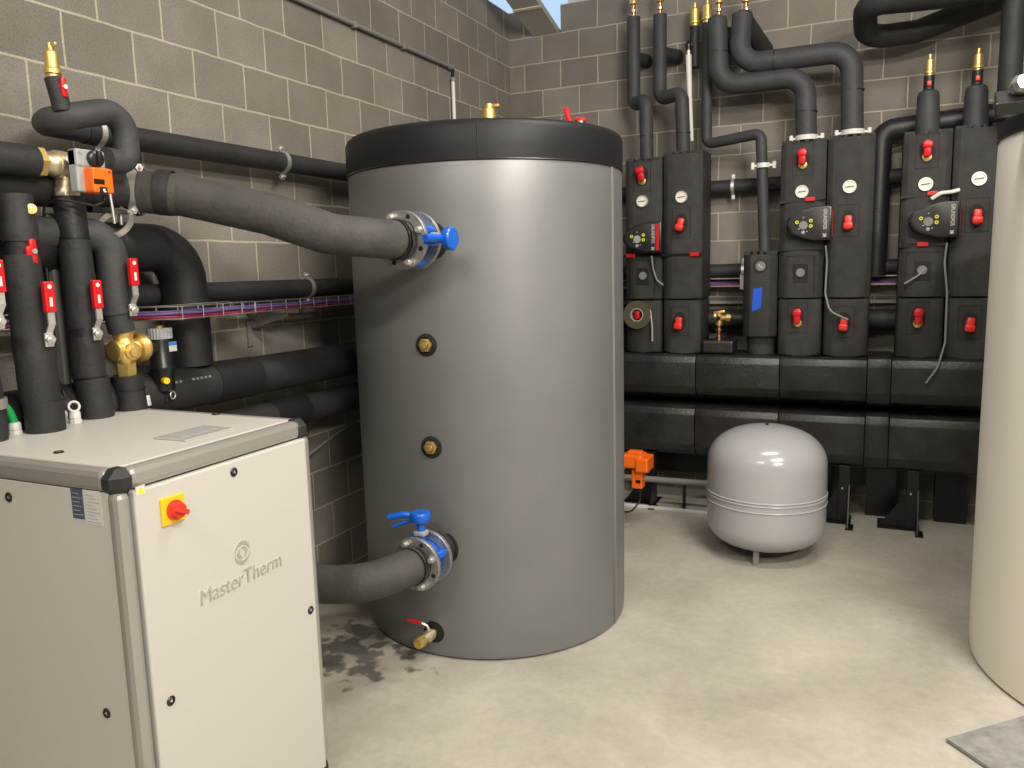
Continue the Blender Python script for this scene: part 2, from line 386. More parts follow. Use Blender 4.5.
# drain cock
dc = thing('drain_valve', 'small drain valve with red lever low on the grey tank', 'valve', (0.945, -3.052, 0.118))
MB().lathe((0.945, -3.045, 0.118), (0, -1, 0), [(0.052, -0.006), (0.050, 0.008), (0.034, 0.012), (0.001, 0.012)], 28).build('rubber_collar', 'dark', dc)
MB().lathe((0.945, -3.04, 0.118), (-0.12, -1, -0.05), [(0.018, 0), (0.018, 0.03), (0.026, 0.032), (0.026, 0.06), (0.02, 0.065), (0.02, 0.09), (0.001, 0.09)], 20).build('valve_body', 'nickel', dc)
MB().lathe((0.945-0.011, -3.13, 0.1135), (-0.12, -1, -0.05), [(0.024, 0), (0.026, 0.01), (0.024, 0.04), (0.014, 0.042), (0.012, 0.034), (0.001, 0.034)], 8).build('hose_cap', 'brass', dc)
lv = MB().tube([(0.94, -3.085, 0.140), (0.932, -3.09, 0.162), (0.908, -3.095, 0.172)], 0.006, n=8).build('lever', 'chrome', dc)
MB().tube([(0.910, -3.095, 0.171), (0.845, -3.105, 0.182)], 0.007, n=10).build('lever_grip', 'red', lv)

# butterfly valves
def butterfly(cx, z, knob_dir, label):
    y0, y1 = -3.155, -3.255
    t = thing('butterfly_valve', label, 'valve', (cx, -3.05, z))
    MB().cyl((cx, -3.03, z), (cx, y0, z), 0.070, n=32).build('neck', 'foam', t)
    MB().lathe((cx, -3.042, z), (0, -1, 0), [(0.084, 0), (0.082, 0.006), (0.076, 0.008)], 32).build('collar_ring', 'dark', t)
    for yy in (y0, y1):
        f = MB().lathe((cx, yy+0.010, z), (0, -1, 0), [(0.077, 0), (0.112, 0), (0.1135, 0.003), (0.1135, 0.017), (0.112, 0.020), (0.077, 0.020), (0.072, 0.012)], 48).build('flange', 'steel', t)
    for k in range(8):
        an = PI/8+2*PI*k/8; bx, bz = cx+0.094*math.cos(an), z+0.094*math.sin(an)
        if k % 2 == 0:
            bo = MB().cyl((bx, y1-0.012, bz), (bx, y1-0.026, bz), 0.015, n=6).cyl((bx, y1-0.026, bz), (bx, y1-0.036, bz), 0.009, n=12).cyl((bx, y1+0.012, bz), (bx, y0-0.012, bz), 0.008, n=10).build('bolt', 'chrome', t)
            MB().lathe((bx, (y0+y1)/2+0.03, bz), (0, -1, 0), [(0.016, 0), (0.019, 0.01), (0.019, 0.05), (0.016, 0.06)], 14).build('lug', 'blue', t)
        else:
            MB().cyl((bx, y1-0.0095, bz), (bx, y1-0.0105, bz), 0.010, n=12).build('bolt_hole', 'dark', t)
    MB().lathe((cx, y0-0.012, z), (0, -1, 0), [(0.075, 0), (0.080, 0.01), (0.080, 0.068), (0.075, 0.076)], 40).build('valve_body', 'blue', t)
    d = Vector(knob_dir); ym = (y0+y1)/2
    c = Vector((cx, ym, z))
    if abs(d.x) > 0.5:
        MB().cyl(c+d*0.09, c+d*0.175, 0.017).build('stem', 'blue', t)
        MB().obox(c+d*0.118, (1, 0, 0), (0, 1, 0), (0, 0, 1), (0.02, 0.05, 0.05), 0.004).build('stem_plate', 'silver', t)
        k_ = MB().lathe(c+d*0.160, d, [(0.020, 0), (0.042, 0.008), (0.046, 0.02), (0.046, 0.034), (0.040, 0.040), (0.001, 0.041)], 28).build('handle_hub', 'blue', t)
        MB().tube([c+d*0.165+Vector((0, -0.02, 0)), c+d*0.155+Vector((0, -0.08, 0.003)), c+d*0.15+Vector((0, -0.13, 0.0))], 0.015, rad=0.02, n=12).build('lever', 'blue', t)
        MB().obox(c+d*0.135+Vector((0, -0.07, -0.018)), (1, 0, 0), (0, 1, 0), (0, 0, 1), (0.006, 0.09, 0.012), 0.002).build('latch', 'blue', t)
    else:
        MB().cyl(c+d*0.09, c+d*0.18, 0.018).build('stem', 'blue', t)
        MB().obox(c+d*0.118, (1, 0, 0), (0, 1, 0), (0, 0, 1), (0.05, 0.045, 0.02), 0.004).build('stem_plate', 'silver', t)
        MB().lathe(c+d*0.160, d, [(0.022, 0), (0.038, 0.008), (0.043, 0.02), (0.043, 0.042), (0.038, 0.048), (0.001, 0.049)], 28).build('handle_hub', 'blue', t)
        MB().tube([c+d*0.185+Vector((-0.02, 0, 0)), c+d*0.195+Vector((-0.07, -0.015, 0)), c+d*0.178+Vector((-0.135, -0.03, 0))], 0.014, rad=0.06, n=12).build('lever', 'blue', t)
        MB().tube([c+d*0.168+Vector((-0.03, 0, 0)), c+d*0.158+Vector((-0.075, -0.015, 0)), c+d*0.138+Vector((-0.12, -0.028, 0))], 0.007, rad=0.05, n=10).build('latch', 'blue', t)
butterfly(1.000, 1.832, (1, 0, 0), 'upper blue butterfly valve between steel flanges, handle hub pointing right')
butterfly(0.995, 0.515, (0, 0, 1), 'lower blue butterfly valve between steel flanges, lever on top pointing left')

# ================================================================ PIPES
def clamp(parent, c, axis, r, ears=((0, 1), (0, -1)), m='chrome', rod=None):
    c = Vector(c)
    t, x, y = frames([c, c+Vector(axis)])[0]
    mb = MB().band(c, axis, r, r+0.005, 0.022)
    for e in ears:
        d = Vector(e if len(e) == 3 else (0, 0, e[1])).normalized()
        mb.obox(c+d*(r+0.016), t, d.cross(t), d, (0.022, 0.008, 0.032))
        mb.cyl(c+d*(r+0.018)-d.cross(t)*0.018, c+d*(r+0.018)+d.cross(t)*0.018, 0.006, n=8)
    if rod:
        mb.cyl(c, Vector(rod), 0.005, n=8)
    return mb.build('pipe_clamp', m, parent)
def pipe(label, pts, r, rad, m='foam', name='insulated_pipe', step=0.12, wob=0.012, joints=(), group=None, jm='tape'):
    t = thing(name, label, 'pipe', pts[0], group)
    MB().tube(pts, r, rad, n=28, step=step, wob=wob).build('insulation', m, t)
    for (p, ax) in joints:
        MB().band(p, ax, r-0.002, r+0.0022, 0.006, n=32).build('joint_tape', jm, t)
    return t
def vent(parent, c, s=1.0, hook=True, red=True):
    x, y, z = c
    v = MB().lathe(c, (0, 0, 1), [(0.022*s, 0), (0.022*s, 0.012*s), (0.027*s, 0.016*s), (0.027*s, 0.03*s), (0.0225*s, 0.034*s), (0.0225*s, 0.085*s), (0.016*s, 0.09*s), (0.011*s, 0.093*s), (0.011*s, 0.115*s), (0.001, 0.117*s)], 20)
    if hook: v.box((x-0.006*s, y-0.006, z+0.103*s), (x+0.03*s, y+0.006, z+0.116*s), 0.003)
    return v.build('air_vent', 'brass', parent)

# long wall pipes on the left wall
p = pipe('upper thin black pipe running along the left block wall to the corner', [(0.10, -3.90, 2.235), (0.10, -0.12, 2.238)], 0.045, None, step=0.4)
clamp(p, (0.10, -3.85, 2.235), (0, 1, 0), 0.047, ears=((0, 1), (0, -1)))
clamp(p, (0.10, -2.86, 2.236), (0, 1, 0), 0.047, ears=((0, 1), (0, -1)))
p = pipe('thin black pipe on the left wall just above the wire cable tray', [(0.09, -5.6, 1.65), (0.09, -0.12, 1.635)], 0.043, None, step=0.4)
clamp(p, (0.09, -2.72, 1.643), (0, 1, 0), 0.045); clamp(p, (0.09, -3.95, 1.646), (0, 1, 0), 0.045)
p = pipe('thick black pipe low on the left wall above cabinet height, with tape sleeve', [(0.2, -5.6, 1.30), (0.2, -3.5, 1.275), (0.2, -0.75, 1.255)], 0.084, None, step=0.4)
MB().cyl((0.2, -3.52, 1.2755), (0.2, -3.27, 1.273), 0.0875, n=32).build('tape_sleeve', 'tape', p)
mb = MB()
for k in range(13):
    yy = -3.83+k*0.021
    if k in (2, 6, 7): continue
    aa = math.radians(28); mb.obox((0.2+0.0842*math.cos(aa), yy, 1.277+0.0842*math.sin(aa)), (0, 1, 0), (-math.sin(aa), 0, math.cos(aa)), (math.cos(aa), 0, math.sin(aa)), (0.012, 0.009, 0.0012))
mb.build('printed_marking', 'grey_metal', p, smooth=False)['kind'] = 'stuff'
p = pipe('lowest thick black pipe on the left wall beneath the taped one', [(0.2, -5.6, 1.08), (0.2, -3.0, 1.072), (0.2, -0.75, 1.045)], 0.070, None, step=0.4)
MB().cyl((0.2, -3.18, 1.073), (0.2, -2.95, 1.072), 0.073, n=32).build('tape_sleeve', 'tape', p)
p = pipe('fat black inverted elbow pipe dropping down the left wall behind the brass strainer', [(0.17, -5.6, 1.825), (0.17, -3.575, 1.825), (0.17, -3.575, 1.36)], 0.090, 0.14, m='tape')
p = pipe('straight black pipe high on the left wall behind the three way valve', [(0.2, -5.6, 2.02), (0.2, -4.0, 2.02), (0.235, -3.85, 2.025)], 0.070, 0.1)

# main tank connections
MAINR = 0.076
p = pipe('thick grey foam pipe sloping from the risers to the upper tank flange', [(0.15, -3.88, 2.035), (0.38, -3.74, 2.005), (0.66, -3.60, 1.93), (0.84, -3.50, 1.855), (0.96, -3.42, 1.838), (1.00, -3.262, 1.832)], lambda t: MAINR*(1-0.02*math.sin(t*9)), 0.2, m='foam_old', step=0.07, wob=0.008)
MB().band((0.33, -3.77, 2.015), (0.23, 0.14, -0.03), MAINR+0.001, MAINR+0.005, 0.05, n=32).build('joint_tape', 'foam', p)
MB().band((0.996, -3.288, 1.832), (0.1, 1, 0), MAINR-0.002, MAINR+0.003, 0.008, n=32).band((0.994, -3.303, 1.832), (0.1, 1, 0), MAINR-0.002, MAINR+0.003, 0.008, n=32).build('cable_tie', 'black', p)
p = pipe('thick grey foam pipe bending from the lower tank flange behind the heat pump', [(0.13, -3.50, 0.50), (0.42, -3.50, 0.475), (0.72, -3.50, 0.480), (0.92, -3.48, 0.505), (0.995, -3.262, 0.515)], MAINR, 0.16, m='foam_old', step=0.07, wob=0.008)
MB().band((0.992, -3.29, 0.515), (0.1, 1, 0), MAINR-0.002, MAINR+0.003, 0.006, n=32).build('cable_tie', 'black', p)

# loop pipe with the brass vent above the three-way valve
p = pipe('looped black pipe above the orange actuator, brass vent on its left bend', [(0.36, -4.03, 2.10), (0.36, -3.945, 2.10), (0.36, -3.945, 2.275), (0.36, -4.205, 2.205), (0.12, -4.06, 2.235), (0.10, -3.90, 2.235)], 0.041, 0.07, m='foam_grey')
MB().tube([(0.345, -4.158, 2.235), (0.338, -4.162, 2.29), (0.33, -4.166, 2.335)], 0.027, n=20, step=0.03).build('vent_riser', 'foam', p)
vt = vent(p, (0.33, -4.166, 2.333), 0.92)
MB().lathe((0.350, -4.160, 2.305), (1, -0.2, 0), [(0.016, 0), (0.02, 0.006), (0.008, 0.018), (0.008, 0.022)], 5).obox((0.366, -4.162, 2.305), (0, 1, 0), (0, 0, 1), (1, 0, 0), (0.018, 0.06, 0.012), 0.005).build('shutoff_handle', 'red', p)
MB().cyl((0.372, -4.162, 2.305), (0.378, -4.163, 2.305), 0.007).build('screw', 'chrome', p)

# ---- risers on the heat pump
def lever(parent, c, up=0.20, red='red'):
    # steel lever with a red sleeve standing parallel to the pipe; c = pivot point facing +x
    x, y, z = c
    l_ = MB().box((x-0.004, y-0.014, z-0.022), (x+0.004, y+0.014, z+0.02), 0.002).prism([(x-0.002, y-0.010, z+0.015), (x-0.002, y+0.010, z+0.015), (x+0.018, y+0.013, z+0.05), (x+0.018, y-0.009, z+0.05)], (0.005, 0, 0)).box((x+0.016, y-0.010, z+0.048), (x+0.022, y+0.012, z+0.09)).build('lever', 'chrome', parent, smooth=False)
    MB().cyl((x-0.03, y, z), (x+0.002, y, z), 0.010).cyl((x+0.002, y, z), (x+0.013, y, z), 0.015, n=6).cyl((x+0.013, y, z), (x+0.02, y, z), 0.008).build('nut', 'chrome', l_)
    g = MB().box((x+0.010, y-0.016, z+0.082), (x+0.028, y+0.017, z+up), 0.004).build('grip', red, l_, smooth=False)
    MB().cyl((x+0.0275, y, z+up-0.016), (x+0.029, y, z+up-0.016), 0.007).build('grip_mark', 'dial', l_)
    MB().box((x+0.0275, y-0.004, z+up-0.075), (x+0.029, y+0.005, z+up-0.048)).build('grip_mark', 'dial', l_)
    return l_
ZC = 1.251
# riser 1 (cut by the frame)
t = thing('insulated_riser', 'leftmost black riser on the heat pump, cut by the photo edge', 'pipe', (0.33, -4.50, ZC))
MB().tube([(0.33, -4.50, ZC), (0.33, -4.50, 1.33), (0.33, -4.503, 1.345), (0.33, -4.505, 1.40), (0.33, -4.505, 1.46), (0.33, -4.515, 1.50), (0.33, -4.515, 1.98)], lambda u: 0.054+0.004*math.sin(u*12), n=28, step=0.03).build('insulation', 'foam', t)
lever(t, (0.40, -4.470, 1.60), 0.175)
MB().band((0.33, -4.50, 1.36), (0, 0, 1), 0.054, 0.062, 0.03).build('tape_band', 'grey_metal', t)
# riser 2
t = thing('insulated_riser', 'black riser with brass plug and small red butterfly handle, second from the left', 'pipe', (0.35, -4.34, ZC))
MB().tube([(0.355, -4.335, ZC), (0.355, -4.335, 1.345)], 0.056, n=28).build('lower_sleeve', 'foam', t)
MB().tube([(0.35, -4.338, 1.345), (0.35, -4.34, 1.46), (0.345, -4.342, 1.50), (0.34, -4.345, 1.79)], lambda u: 0.055-0.004*u+0.002*math.sin(u*9), n=28, step=0.03, wob=0.01).build('insulation', 'foam', t)
MB().cyl((0.34, -4.340, 1.77), (0.34, -4.340, 1.84), 0.040, n=28).build('valve_sleeve', 'foam', t)
MB().lathe((0.335, -4.335, 1.83), (0, 0, 1), [(0.050, 0), (0.051, 0.05), (0.046, 0.06), (0.047, 0.13), (0.045, 0.14), (0.001, 0.14)], 28).build('upper_sleeve', 'foam', t)
MB().lathe((0.374, -4.318, 1.925), (1, -0.5, 0), [(0.015, -0.01), (0.015, 0.012), (0.001, 0.013)], 16).build('brass_plug', 'brass', t)
MB().obox((0.386, -4.335, 1.80), (0, 1, 0), (0, 0, 1), (1, 0, 0), (0.022, 0.075, 0.014), 0.006).obox((0.386, -4.34, 1.80), (0, 1, 0), (0, 0, 1), (1, 0, 0), (0.036, 0.03, 0.014), 0.006).build('butterfly_handle', 'red', t)
MB().cyl((0.392, -4.335, 1.80), (0.397, -4.335, 1.80), 0.008).build('screw', 'chrome', t)
lever(t, (0.405, -4.328, 1.535), 0.175)
# riser 3 with three-way valve
t = thing('insulated_riser', 'black riser rising straight under the orange actuator, third from the left', 'pipe', (0.29, -4.12, ZC))
MB().tube([(0.30, -4.112, ZC), (0.295, -4.117, 1.385)], 0.054, n=28).build('lower_sleeve', 'foam', t)
MB().tube([(0.29, -4.12, 1.392), (0.29, -4.12, 1.52), (0.287, -4.12, 1.54), (0.287, -4.122, 1.845)], lambda u: 0.053-0.004*u+0.0015*math.sin(u*11), n=28, step=0.03, wob=0.01).build('insulation', 'foam', t)
MB().cyl((0.285, -4.122, 1.845), (0.283, -4.122, 1.98), 0.048, n=28).build('upper_sleeve', 'tape', t)
MB().band((0.286, -4.122, 1.846), (0, 0, 1), 0.047, 0.0505, 0.006).build('cable_tie', 'black', t)
MB().band((0.289, -4.12, 1.53), (0, 0, 1), 0.048, 0.0525, 0.05).build('joint_tape', 'tape', t)
MB().band((0.289, -4.12, 1.389), (0, 0, 1), 0.049, 0.0535, 0.005).build('cable_tie', 'black', t)
lever(t, (0.35, -4.122, 1.535), 0.175)
# riser 4 with brass strainer
t = thing('insulated_riser', 'black riser with a brass strainer at its foot, nearest the tank', 'pipe', (0.285, -3.965, ZC))
MB().tube([(0.285, -3.962, ZC), (0.285, -3.965, 1.32), (0.286, -3.967, 1.375)], lambda u: 0.053-0.003*u, n=28, step=0.03).build('lower_sleeve', 'foam', t)
MB().band((0.286, -3.965, 1.325), (0, 0, 1), 0.048, 0.0535, 0.004).build('joint_tape', 'tape', t)
MB().tube([(0.288, -3.975, 1.53), (0.29, -3.99, 1.60), (0.29, -3.99, 1.865), (0.24, -4.14, 1.865), (0.2, -4.4, 1.865)], lambda u: 0.044 if u < 0.08 else 0.052, rad=0.075, n=28, step=0.035, wob=0.006).build('insulation', 'foam_grey', t)
MB().lathe((0.29, -3.973, 1.372), (0, 0, 1), [(0.032, 0), (0.034, 0.02), (0.034, 0.05)], 6).lathe((0.29, -3.973, 1.415), (0, 0, 1), [(0.03, 0), (0.046, 0.025), (0.048, 0.05), (0.034, 0.075), (0.03, 0.09), (0.035, 0.10), (0.04, 0.135), (0.001, 0.14)], 24).lathe((0.325, -3.973, 1.46), (1, -0.1, 0), [(0.03, 0), (0.03, 0.014), (0.02, 0.016), (0.02, 0.028), (0.001, 0.03)], 20).build('brass_strainer', 'brass', t)
MB().lathe((0.29, -3.96, 1.465), (0.2, 1, 0.05), [(0.035, 0), (0.038, 0.03), (0.052, 0.034), (0.052, 0.058), (0.044, 0.06), (0.042, 0.07), (0.001, 0.07)], 30).lathe((0.29, -3.973, 1.465), (0, -1, 0), [(0.04, 0), (0.036, 0.045), (0.028, 0.05), (0.001, 0.05)], 20).build('strainer_cap', 'brass', t)
lever(t, (0.352, -3.975, 1.605), 0.175)
clamp(t, (0.292, -3.965, 1.90), (0.2, -0.75, 0.65), 0.058, ears=((0.5, 0.62, 0.6),), rod=(0.292, -3.975, 2.03))

# three-way valve and its feed
p = pipe('black pipe entering from the left into the hexagonal brass nut', [(0.30, -5.6, 2.075), (0.30, -4.242, 2.077)], 0.049, None, m='foam')
t = thing('three_way_valve', 'nickel plated three way valve with brass nut beside the actuator', 'valve', (0.29, -4.14, 1.98))
MB().cyl((0.30, -4.250, 2.077), (0.30, -4.217, 2.077), 0.048, n=6).build('union_nut', 'brass', t)
MB().lathe((0.30, -4.218, 2.077), (0, 1, 0), [(0.034, 0), (0.034, 0.025), (0.038, 0.03), (0.038, 0.045), (0.04, 0.065), (0.042, 0.09), (0.04, 0.13), (0.034, 0.16), (0.034, 0.20)], 24).lathe((0.288, -4.13, 2.06), (0, 0, -1), [(0.034, 0), (0.034, 0.05), (0.038, 0.055), (0.038, 0.08)], 8).build('valve_body', 'nickel', t)
MB().band((0.30, -4.165, 2.077), (0, 1, 0), 0.034, 0.0435, 0.012).band((0.30, -4.145, 2.077), (0, 1, 0), 0.034, 0.0435, 0.006).build('thread_ring', 'nickel', t)
t = thing('valve_actuator', 'orange and grey motor actuator mounted on the three way valve', 'actuator', (0.34, -4.10, 2.08))
MB().cyl((0.33, -4.12, 2.085), (0.375, -4.12, 2.085), 0.02).build('mount', 'silver', t)
MB().box((0.37, -4.178, 1.985), (0.408, -4.135, 2.117), 0.006).box((0.37, -4.178, 2.062), (0.412, -4.075, 2.117), 0.006).build('housing', 'silver', t, smooth=False)
MB().box((0.395, -4.155, 1.982), (0.448, -4.080, 2.060), 0.007).build('cover', 'orange', t, smooth=False)
MB().lathe((0.410, -4.117, 2.090), (1, 0, 0), [(0.026, 0), (0.026, 0.018), (0.02, 0.022), (0.001, 0.022)], 24).obox((0.438, -4.117, 2.090), (0, 1, 0), (0, 0, 1), (1, 0, 0), (0.015, 0.04, 0.016), 0.003).build('dial_knob', 'black', t)
for (yy, zz) in ((-4.165, 2.106), (-4.087, 2.106), (-4.165, 2.070)):
    MB().cyl((0.409, yy, zz), (0.415, yy, zz), 0.005).build('screw', 'chrome', t)
MB().box((0.446, -4.152, 2.008), (0.450, -4.115, 2.024), 0.001).build('slot', 'black', t, smooth=False)
MB().box((0.446, -4.134, 1.975), (0.453, -4.110, 2.000), 0.001).build('brand_tab', 'black', t, smooth=False)
mb = MB().prism([(0.4535, -4.128, 1.993), (0.4535, -4.120, 1.995), (0.4535, -4.118, 1.988), (0.4535, -4.126, 1.986)], (0.0006, 0, 0)).prism([(0.4535, -4.124, 1.986), (0.4535, -4.115, 1.988), (0.4535, -4.115, 1.985), (0.4535, -4.124, 1.983)], (0.0006, 0, 0))
mb.build('brand_mark', 'dial', t, smooth=False)
MB().obox((0.4485, -4.094, 2.049), (0, 1, 0.5), (0, -0.5, 1), (1, 0, 0), (0.008, 0.008, 0.002)).build('lock_button', 'red', t, smooth=False)
o = MB().tube([(0.42, -4.10, 1.98), (0.42, -4.10, 1.955), (0.40, -4.12, 1.945), (0.34, -4.20, 1.965), (0.27, -4.20, 1.95), (0.22, -4.18, 1.86), (0.22, -4.18, 1.5)], 0.0045, rad=0.02, n=8).build('actuator_cable', 'cable_black')
tag(o, 'thin black cable looping from the orange actuator around the riser', 'cable')
# strut channel with rail
t = thing('strut_support', 'slim steel strut post with short black rail between the risers', 'bracket', (0.22, -4.135, 1.25))
MB().box((0.19, -4.155, 1.15), (0.215, -4.13, 1.93), 0.002).build('post', 'grey_metal', t, smooth=False)
MB().box((0.23, -4.02, 1.938), (0.262, -3.815, 1.958), 0.002).build('rail', 'black_steel', t, smooth=False)
MB().box((0.228, -3.822, 1.935), (0.264, -3.812, 1.961)).box((0.232, -3.82, 1.939), (0.260, -3.810, 1.957)).build('end_cap', 'steel', t, smooth=False)
MB().cyl((0.246, -3.90, 1.90), (0.246, -3.90, 2.0), 0.006).cyl((0.246, -3.90, 1.96), (0.246, -3.90, 1.97), 0.012, n=6).build('threaded_rod', 'chrome', t)
cl = thing('pipe_clamp', 'shiny clamp around the thick pipe just right of the orange actuator', 'clamp', (0.24, -3.84, 2.03))
MB().band((0.25, -3.82, 2.025), (0.23, 0.14, -0.03), MAINR+0.005, MAINR+0.011, 0.03, n=32).build('band', 'chrome', cl)
MB().cyl((0.33, -3.89, 2.09), (0.37, -3.90, 2.09), 0.006).cyl((0.345, -3.893, 2.09), (0.355, -3.896, 2.09), 0.014, n=6).build('bolt', 'chrome', cl)
# magnetic dirt separator
t = thing('dirt_separator', 'black dirt separator with ribbed grey cap behind the cabinet', 'separator', (0.27, -3.80, 1.25))
MB().lathe((0.27, -3.80, 1.25), (0, 0, 1), [(0.016, 0.0), (0.02, 0.03), (0.038, 0.045), (0.042, 0.12), (0.045, 0.125), (0.045, 0.135), (0.042, 0.14), (0.042, 0.23), (0.04, 0.24), (0.001, 0.24)], 28).lathe((0.27, -3.80, 1.455), (0, -1, 0), [(0.03, 0), (0.03, 0.08)], 20).build('body', 'black', t)
mb = MB()
ring = []
for k in range(48):
    a_ = 2*PI*k/48; rr = 0.0445 if k % 2 else 0.042
    ring.append((rr*math.cos(a_), rr*math.sin(a_)))
mb.ring_loft([[(0.27+x_, -3.80+y_, z_) for x_, y_ in ring] for z_ in (1.488, 1.528)]).build('ribbed_cap', 'silver', t, smooth=False)
MB().lathe((0.27, -3.80, 1.528), (0, 0, 1), [(0.018, 0), (0.018, 0.008), (0.008, 0.012), (0.001, 0.012)], 16).build('brass_screw', 'brass', t)
MB().box((0.311, -3.80, 1.44), (0.3135, -3.765, 1.475)).build('sticker', 'paper', t, smooth=False)
MB().box((0.3125, -3.80, 1.462), (0.314, -3.765, 1.476)).build('sticker_band', 'label_blue', t, smooth=False)
MB().lathe((0.29, -3.82, 1.335), (1, -0.3, 0), [(0.012, 0), (0.012, 0.03), (0.001, 0.03)], 12).build('drain_tap', 'yellow', t)
MB().torus((0.30, -3.79, 1.275), (1, 0.2, 0), 0.014, 0.003, 16, 6).build('drain_ring', 'chrome', t)

# ================================================================ HEAT PUMP CABINET
X0, X1, Y0, Y1, H = 0.20, 1.033, -4.640, -3.915, 1.25
t = thing('heat_pump_cabinet', 'light grey heat pump cabinet with aluminium frame, front left', 'heat pump', ((X0+X1)/2, (Y0+Y1)/2, 0))
fr = 0.042
def rail(lo, hi): return MB().box(lo, hi, 0.007)
for (x, y) in ((X0, Y0), (X1-fr, Y0), (X0, Y1-fr), (X1-fr, Y1-fr)):
    MB().box((x, y, 0.055), (x+fr, y+fr, H-0.055), 0.016).build('frame_post', 'alu', t, smooth=False)
MB().box((X1-fr-0.004, Y0+fr, H-0.056), (X1, Y1-fr, H), 0.016).build('frame_rail', 'alu', t, smooth=False)
MB().box((X0+fr, Y0, H-0.056), (X1-fr, Y0+fr+0.004, H), 0.016).build('frame_rail', 'alu', t, smooth=False)
MB().box((X0+fr, Y1-fr, H-0.056), (X1-fr, Y1, H), 0.016).build('frame_rail', 'alu', t, smooth=False)
MB().box((X0, Y0+fr, H-0.056), (X0+fr, Y1-fr, H), 0.016).build('frame_rail', 'alu', t, smooth=False)
for (lo, hi) in (((X1-fr, Y0+fr, 0.02), (X1, Y1-fr, 0.06)), ((X0+fr, Y0, 0.02), (X1-fr, Y0+fr, 0.06)), ((X0+fr, Y1-fr, 0.02), (X1-fr, Y1, 0.06))):
    MB().box(lo, hi, 0.006).build('frame_rail', 'alu', t, smooth=False)
# chamfered black corner caps
def corner(x, y, sx, sy, z, sz):
    s_ = 0.070
    mb = MB().box((x, y, z), (x+sx*s_, y+sy*s_, z+sz*s_), 0.022, 1)
    mb.build('corner_cap', 'cap', t, smooth=False)
for (x, sx) in ((X0-0.003, 1), (X1+0.004, -1)):
    for (y, sy) in ((Y0-0.004, 1), (Y1+0.004, -1)):
        corner(x, y, sx, sy, H+0.003, -1); corner(x, y, sx, sy, 0.0, 1)
tp = MB().box((X0+fr-0.002, Y0+fr-0.002, H-0.02), (X1-fr-0.002, Y1-fr+0.002, H+0.001), 0.002).build('top_panel', 'cabinet', t, smooth=False)
sp = MB().box((X0+fr-0.003, Y0+0.006, 0.06), (X1-fr+0.003, Y0+0.02, H-0.056), 0.002).build('side_panel', 'cabinet', t, smooth=False)
MB().box((X0+fr-0.003, Y1-0.02, 0.06), (X1-fr+0.003, Y1-0.006, H-0.056), 0.002).build('side_panel', 'cabinet', t, smooth=False)
MB().box((X0+0.006, Y0+fr, 0.06), (X0+0.02, Y1-fr, H-0.056), 0.002).build('back_panel', 'cabinet', t, smooth=False)
door = MB().box((X1-0.020, Y0+fr+0.004, 0.05), (X1+0.006, Y1-0.030, H-0.058), 0.005).build('door', 'cabinet', t, smooth=False)
XD = X1+0.006
def lock(c, n, parent, s=1.0):
    n = Vector(n)
    k = MB().lathe(c, n, [(0.0125*s, -0.004), (0.0135*s, 0.002), (0.0115*s, 0.004), (0.0075*s, 0.0035), (0.0075*s, 0.001), (0.001, 0.001)], 24).build('quarter_turn_lock', 'black', parent)
    MB().lathe(Vector(c)+n*0.001, n, [(0.006*s, 0), (0.006*s, 0.0025), (0.001, 0.0025)], 3).build('key_insert', 'chrome', k)
lock((XD, -4.262, 1.159), (1, 0, 0), door); lock((XD, -4.545, 0.612), (1, 0, 0), door); lock((XD, -3.975, 0.624), (1, 0, 0), door)
lock((0.614, Y0+0.006, 1.147), (0, -1, 0), sp); lock((0.908, Y0+0.006, 0.597), (0, -1, 0), sp)
lock((0.69, -4.535, H+0.001), (0, 0, 1), tp); lock((0.675, -3.955, H+0.001), (0, 0, 1), tp)
# main switch
sw = MB().box((XD-0.001, -4.524, 1.078), (XD+0.008, -4.450, 1.152), 0.003).build('switch_plate', 'yellow', door, smooth=False)
kb = MB().lathe((XD+0.008, -4.485, 1.115), (1, 0, 0), [(0.026, 0), (0.026, 0.006), (0.021, 0.008), (0.020, 0.022), (0.001, 0.022)], 28).obox((XD+0.034, -4.485, 1.115), (0, 1, -0.5), (0, 0.5, 1), (1, 0, 0), (0.040, 0.014, 0.018), 0.003)
kb.build('switch_knob', 'red_orange', sw)
# warning sticker
MB().box((XD, -4.590, 1.178), (XD+0.0008, -4.562, 1.202)).build('warning_sticker', 'paper', door, smooth=False)
MB().prism([(XD+0.0008, -4.588, 1.182), (XD+0.0008, -4.564, 1.182), (XD+0.0008, -4.576, 1.200)], (0.0006, 0, 0)).build('warning_triangle', 'led', door, smooth=False)
# labels on the side panel
YS = Y0+0.006
MB().box((0.862, YS-0.0012, 1.118), (0.904, YS, 1.196)).build('label', 'navy', sp, smooth=False)
lb = MB().box((0.908, YS-0.0012, 1.108), (0.969, YS, 1.196)).build('label', 'paper', sp, smooth=False)
mb = MB()
for k in range(6): mb.box((0.866, YS-0.0018, 1.128+k*0.011), (0.866+0.034-0.008*(k % 2), YS-0.0011, 1.1295+k*0.011))
mb.build('label_lines', 'silver', sp, smooth=False)
mb = MB()
for k in range(9): mb.box((0.913, YS-0.0018, 1.114+k*0.0085), (0.913+0.050-0.010*((k*7) % 3), YS-0.0011, 1.1155+k*0.0085))
mb.build('label_lines', 'silver', sp, smooth=False)
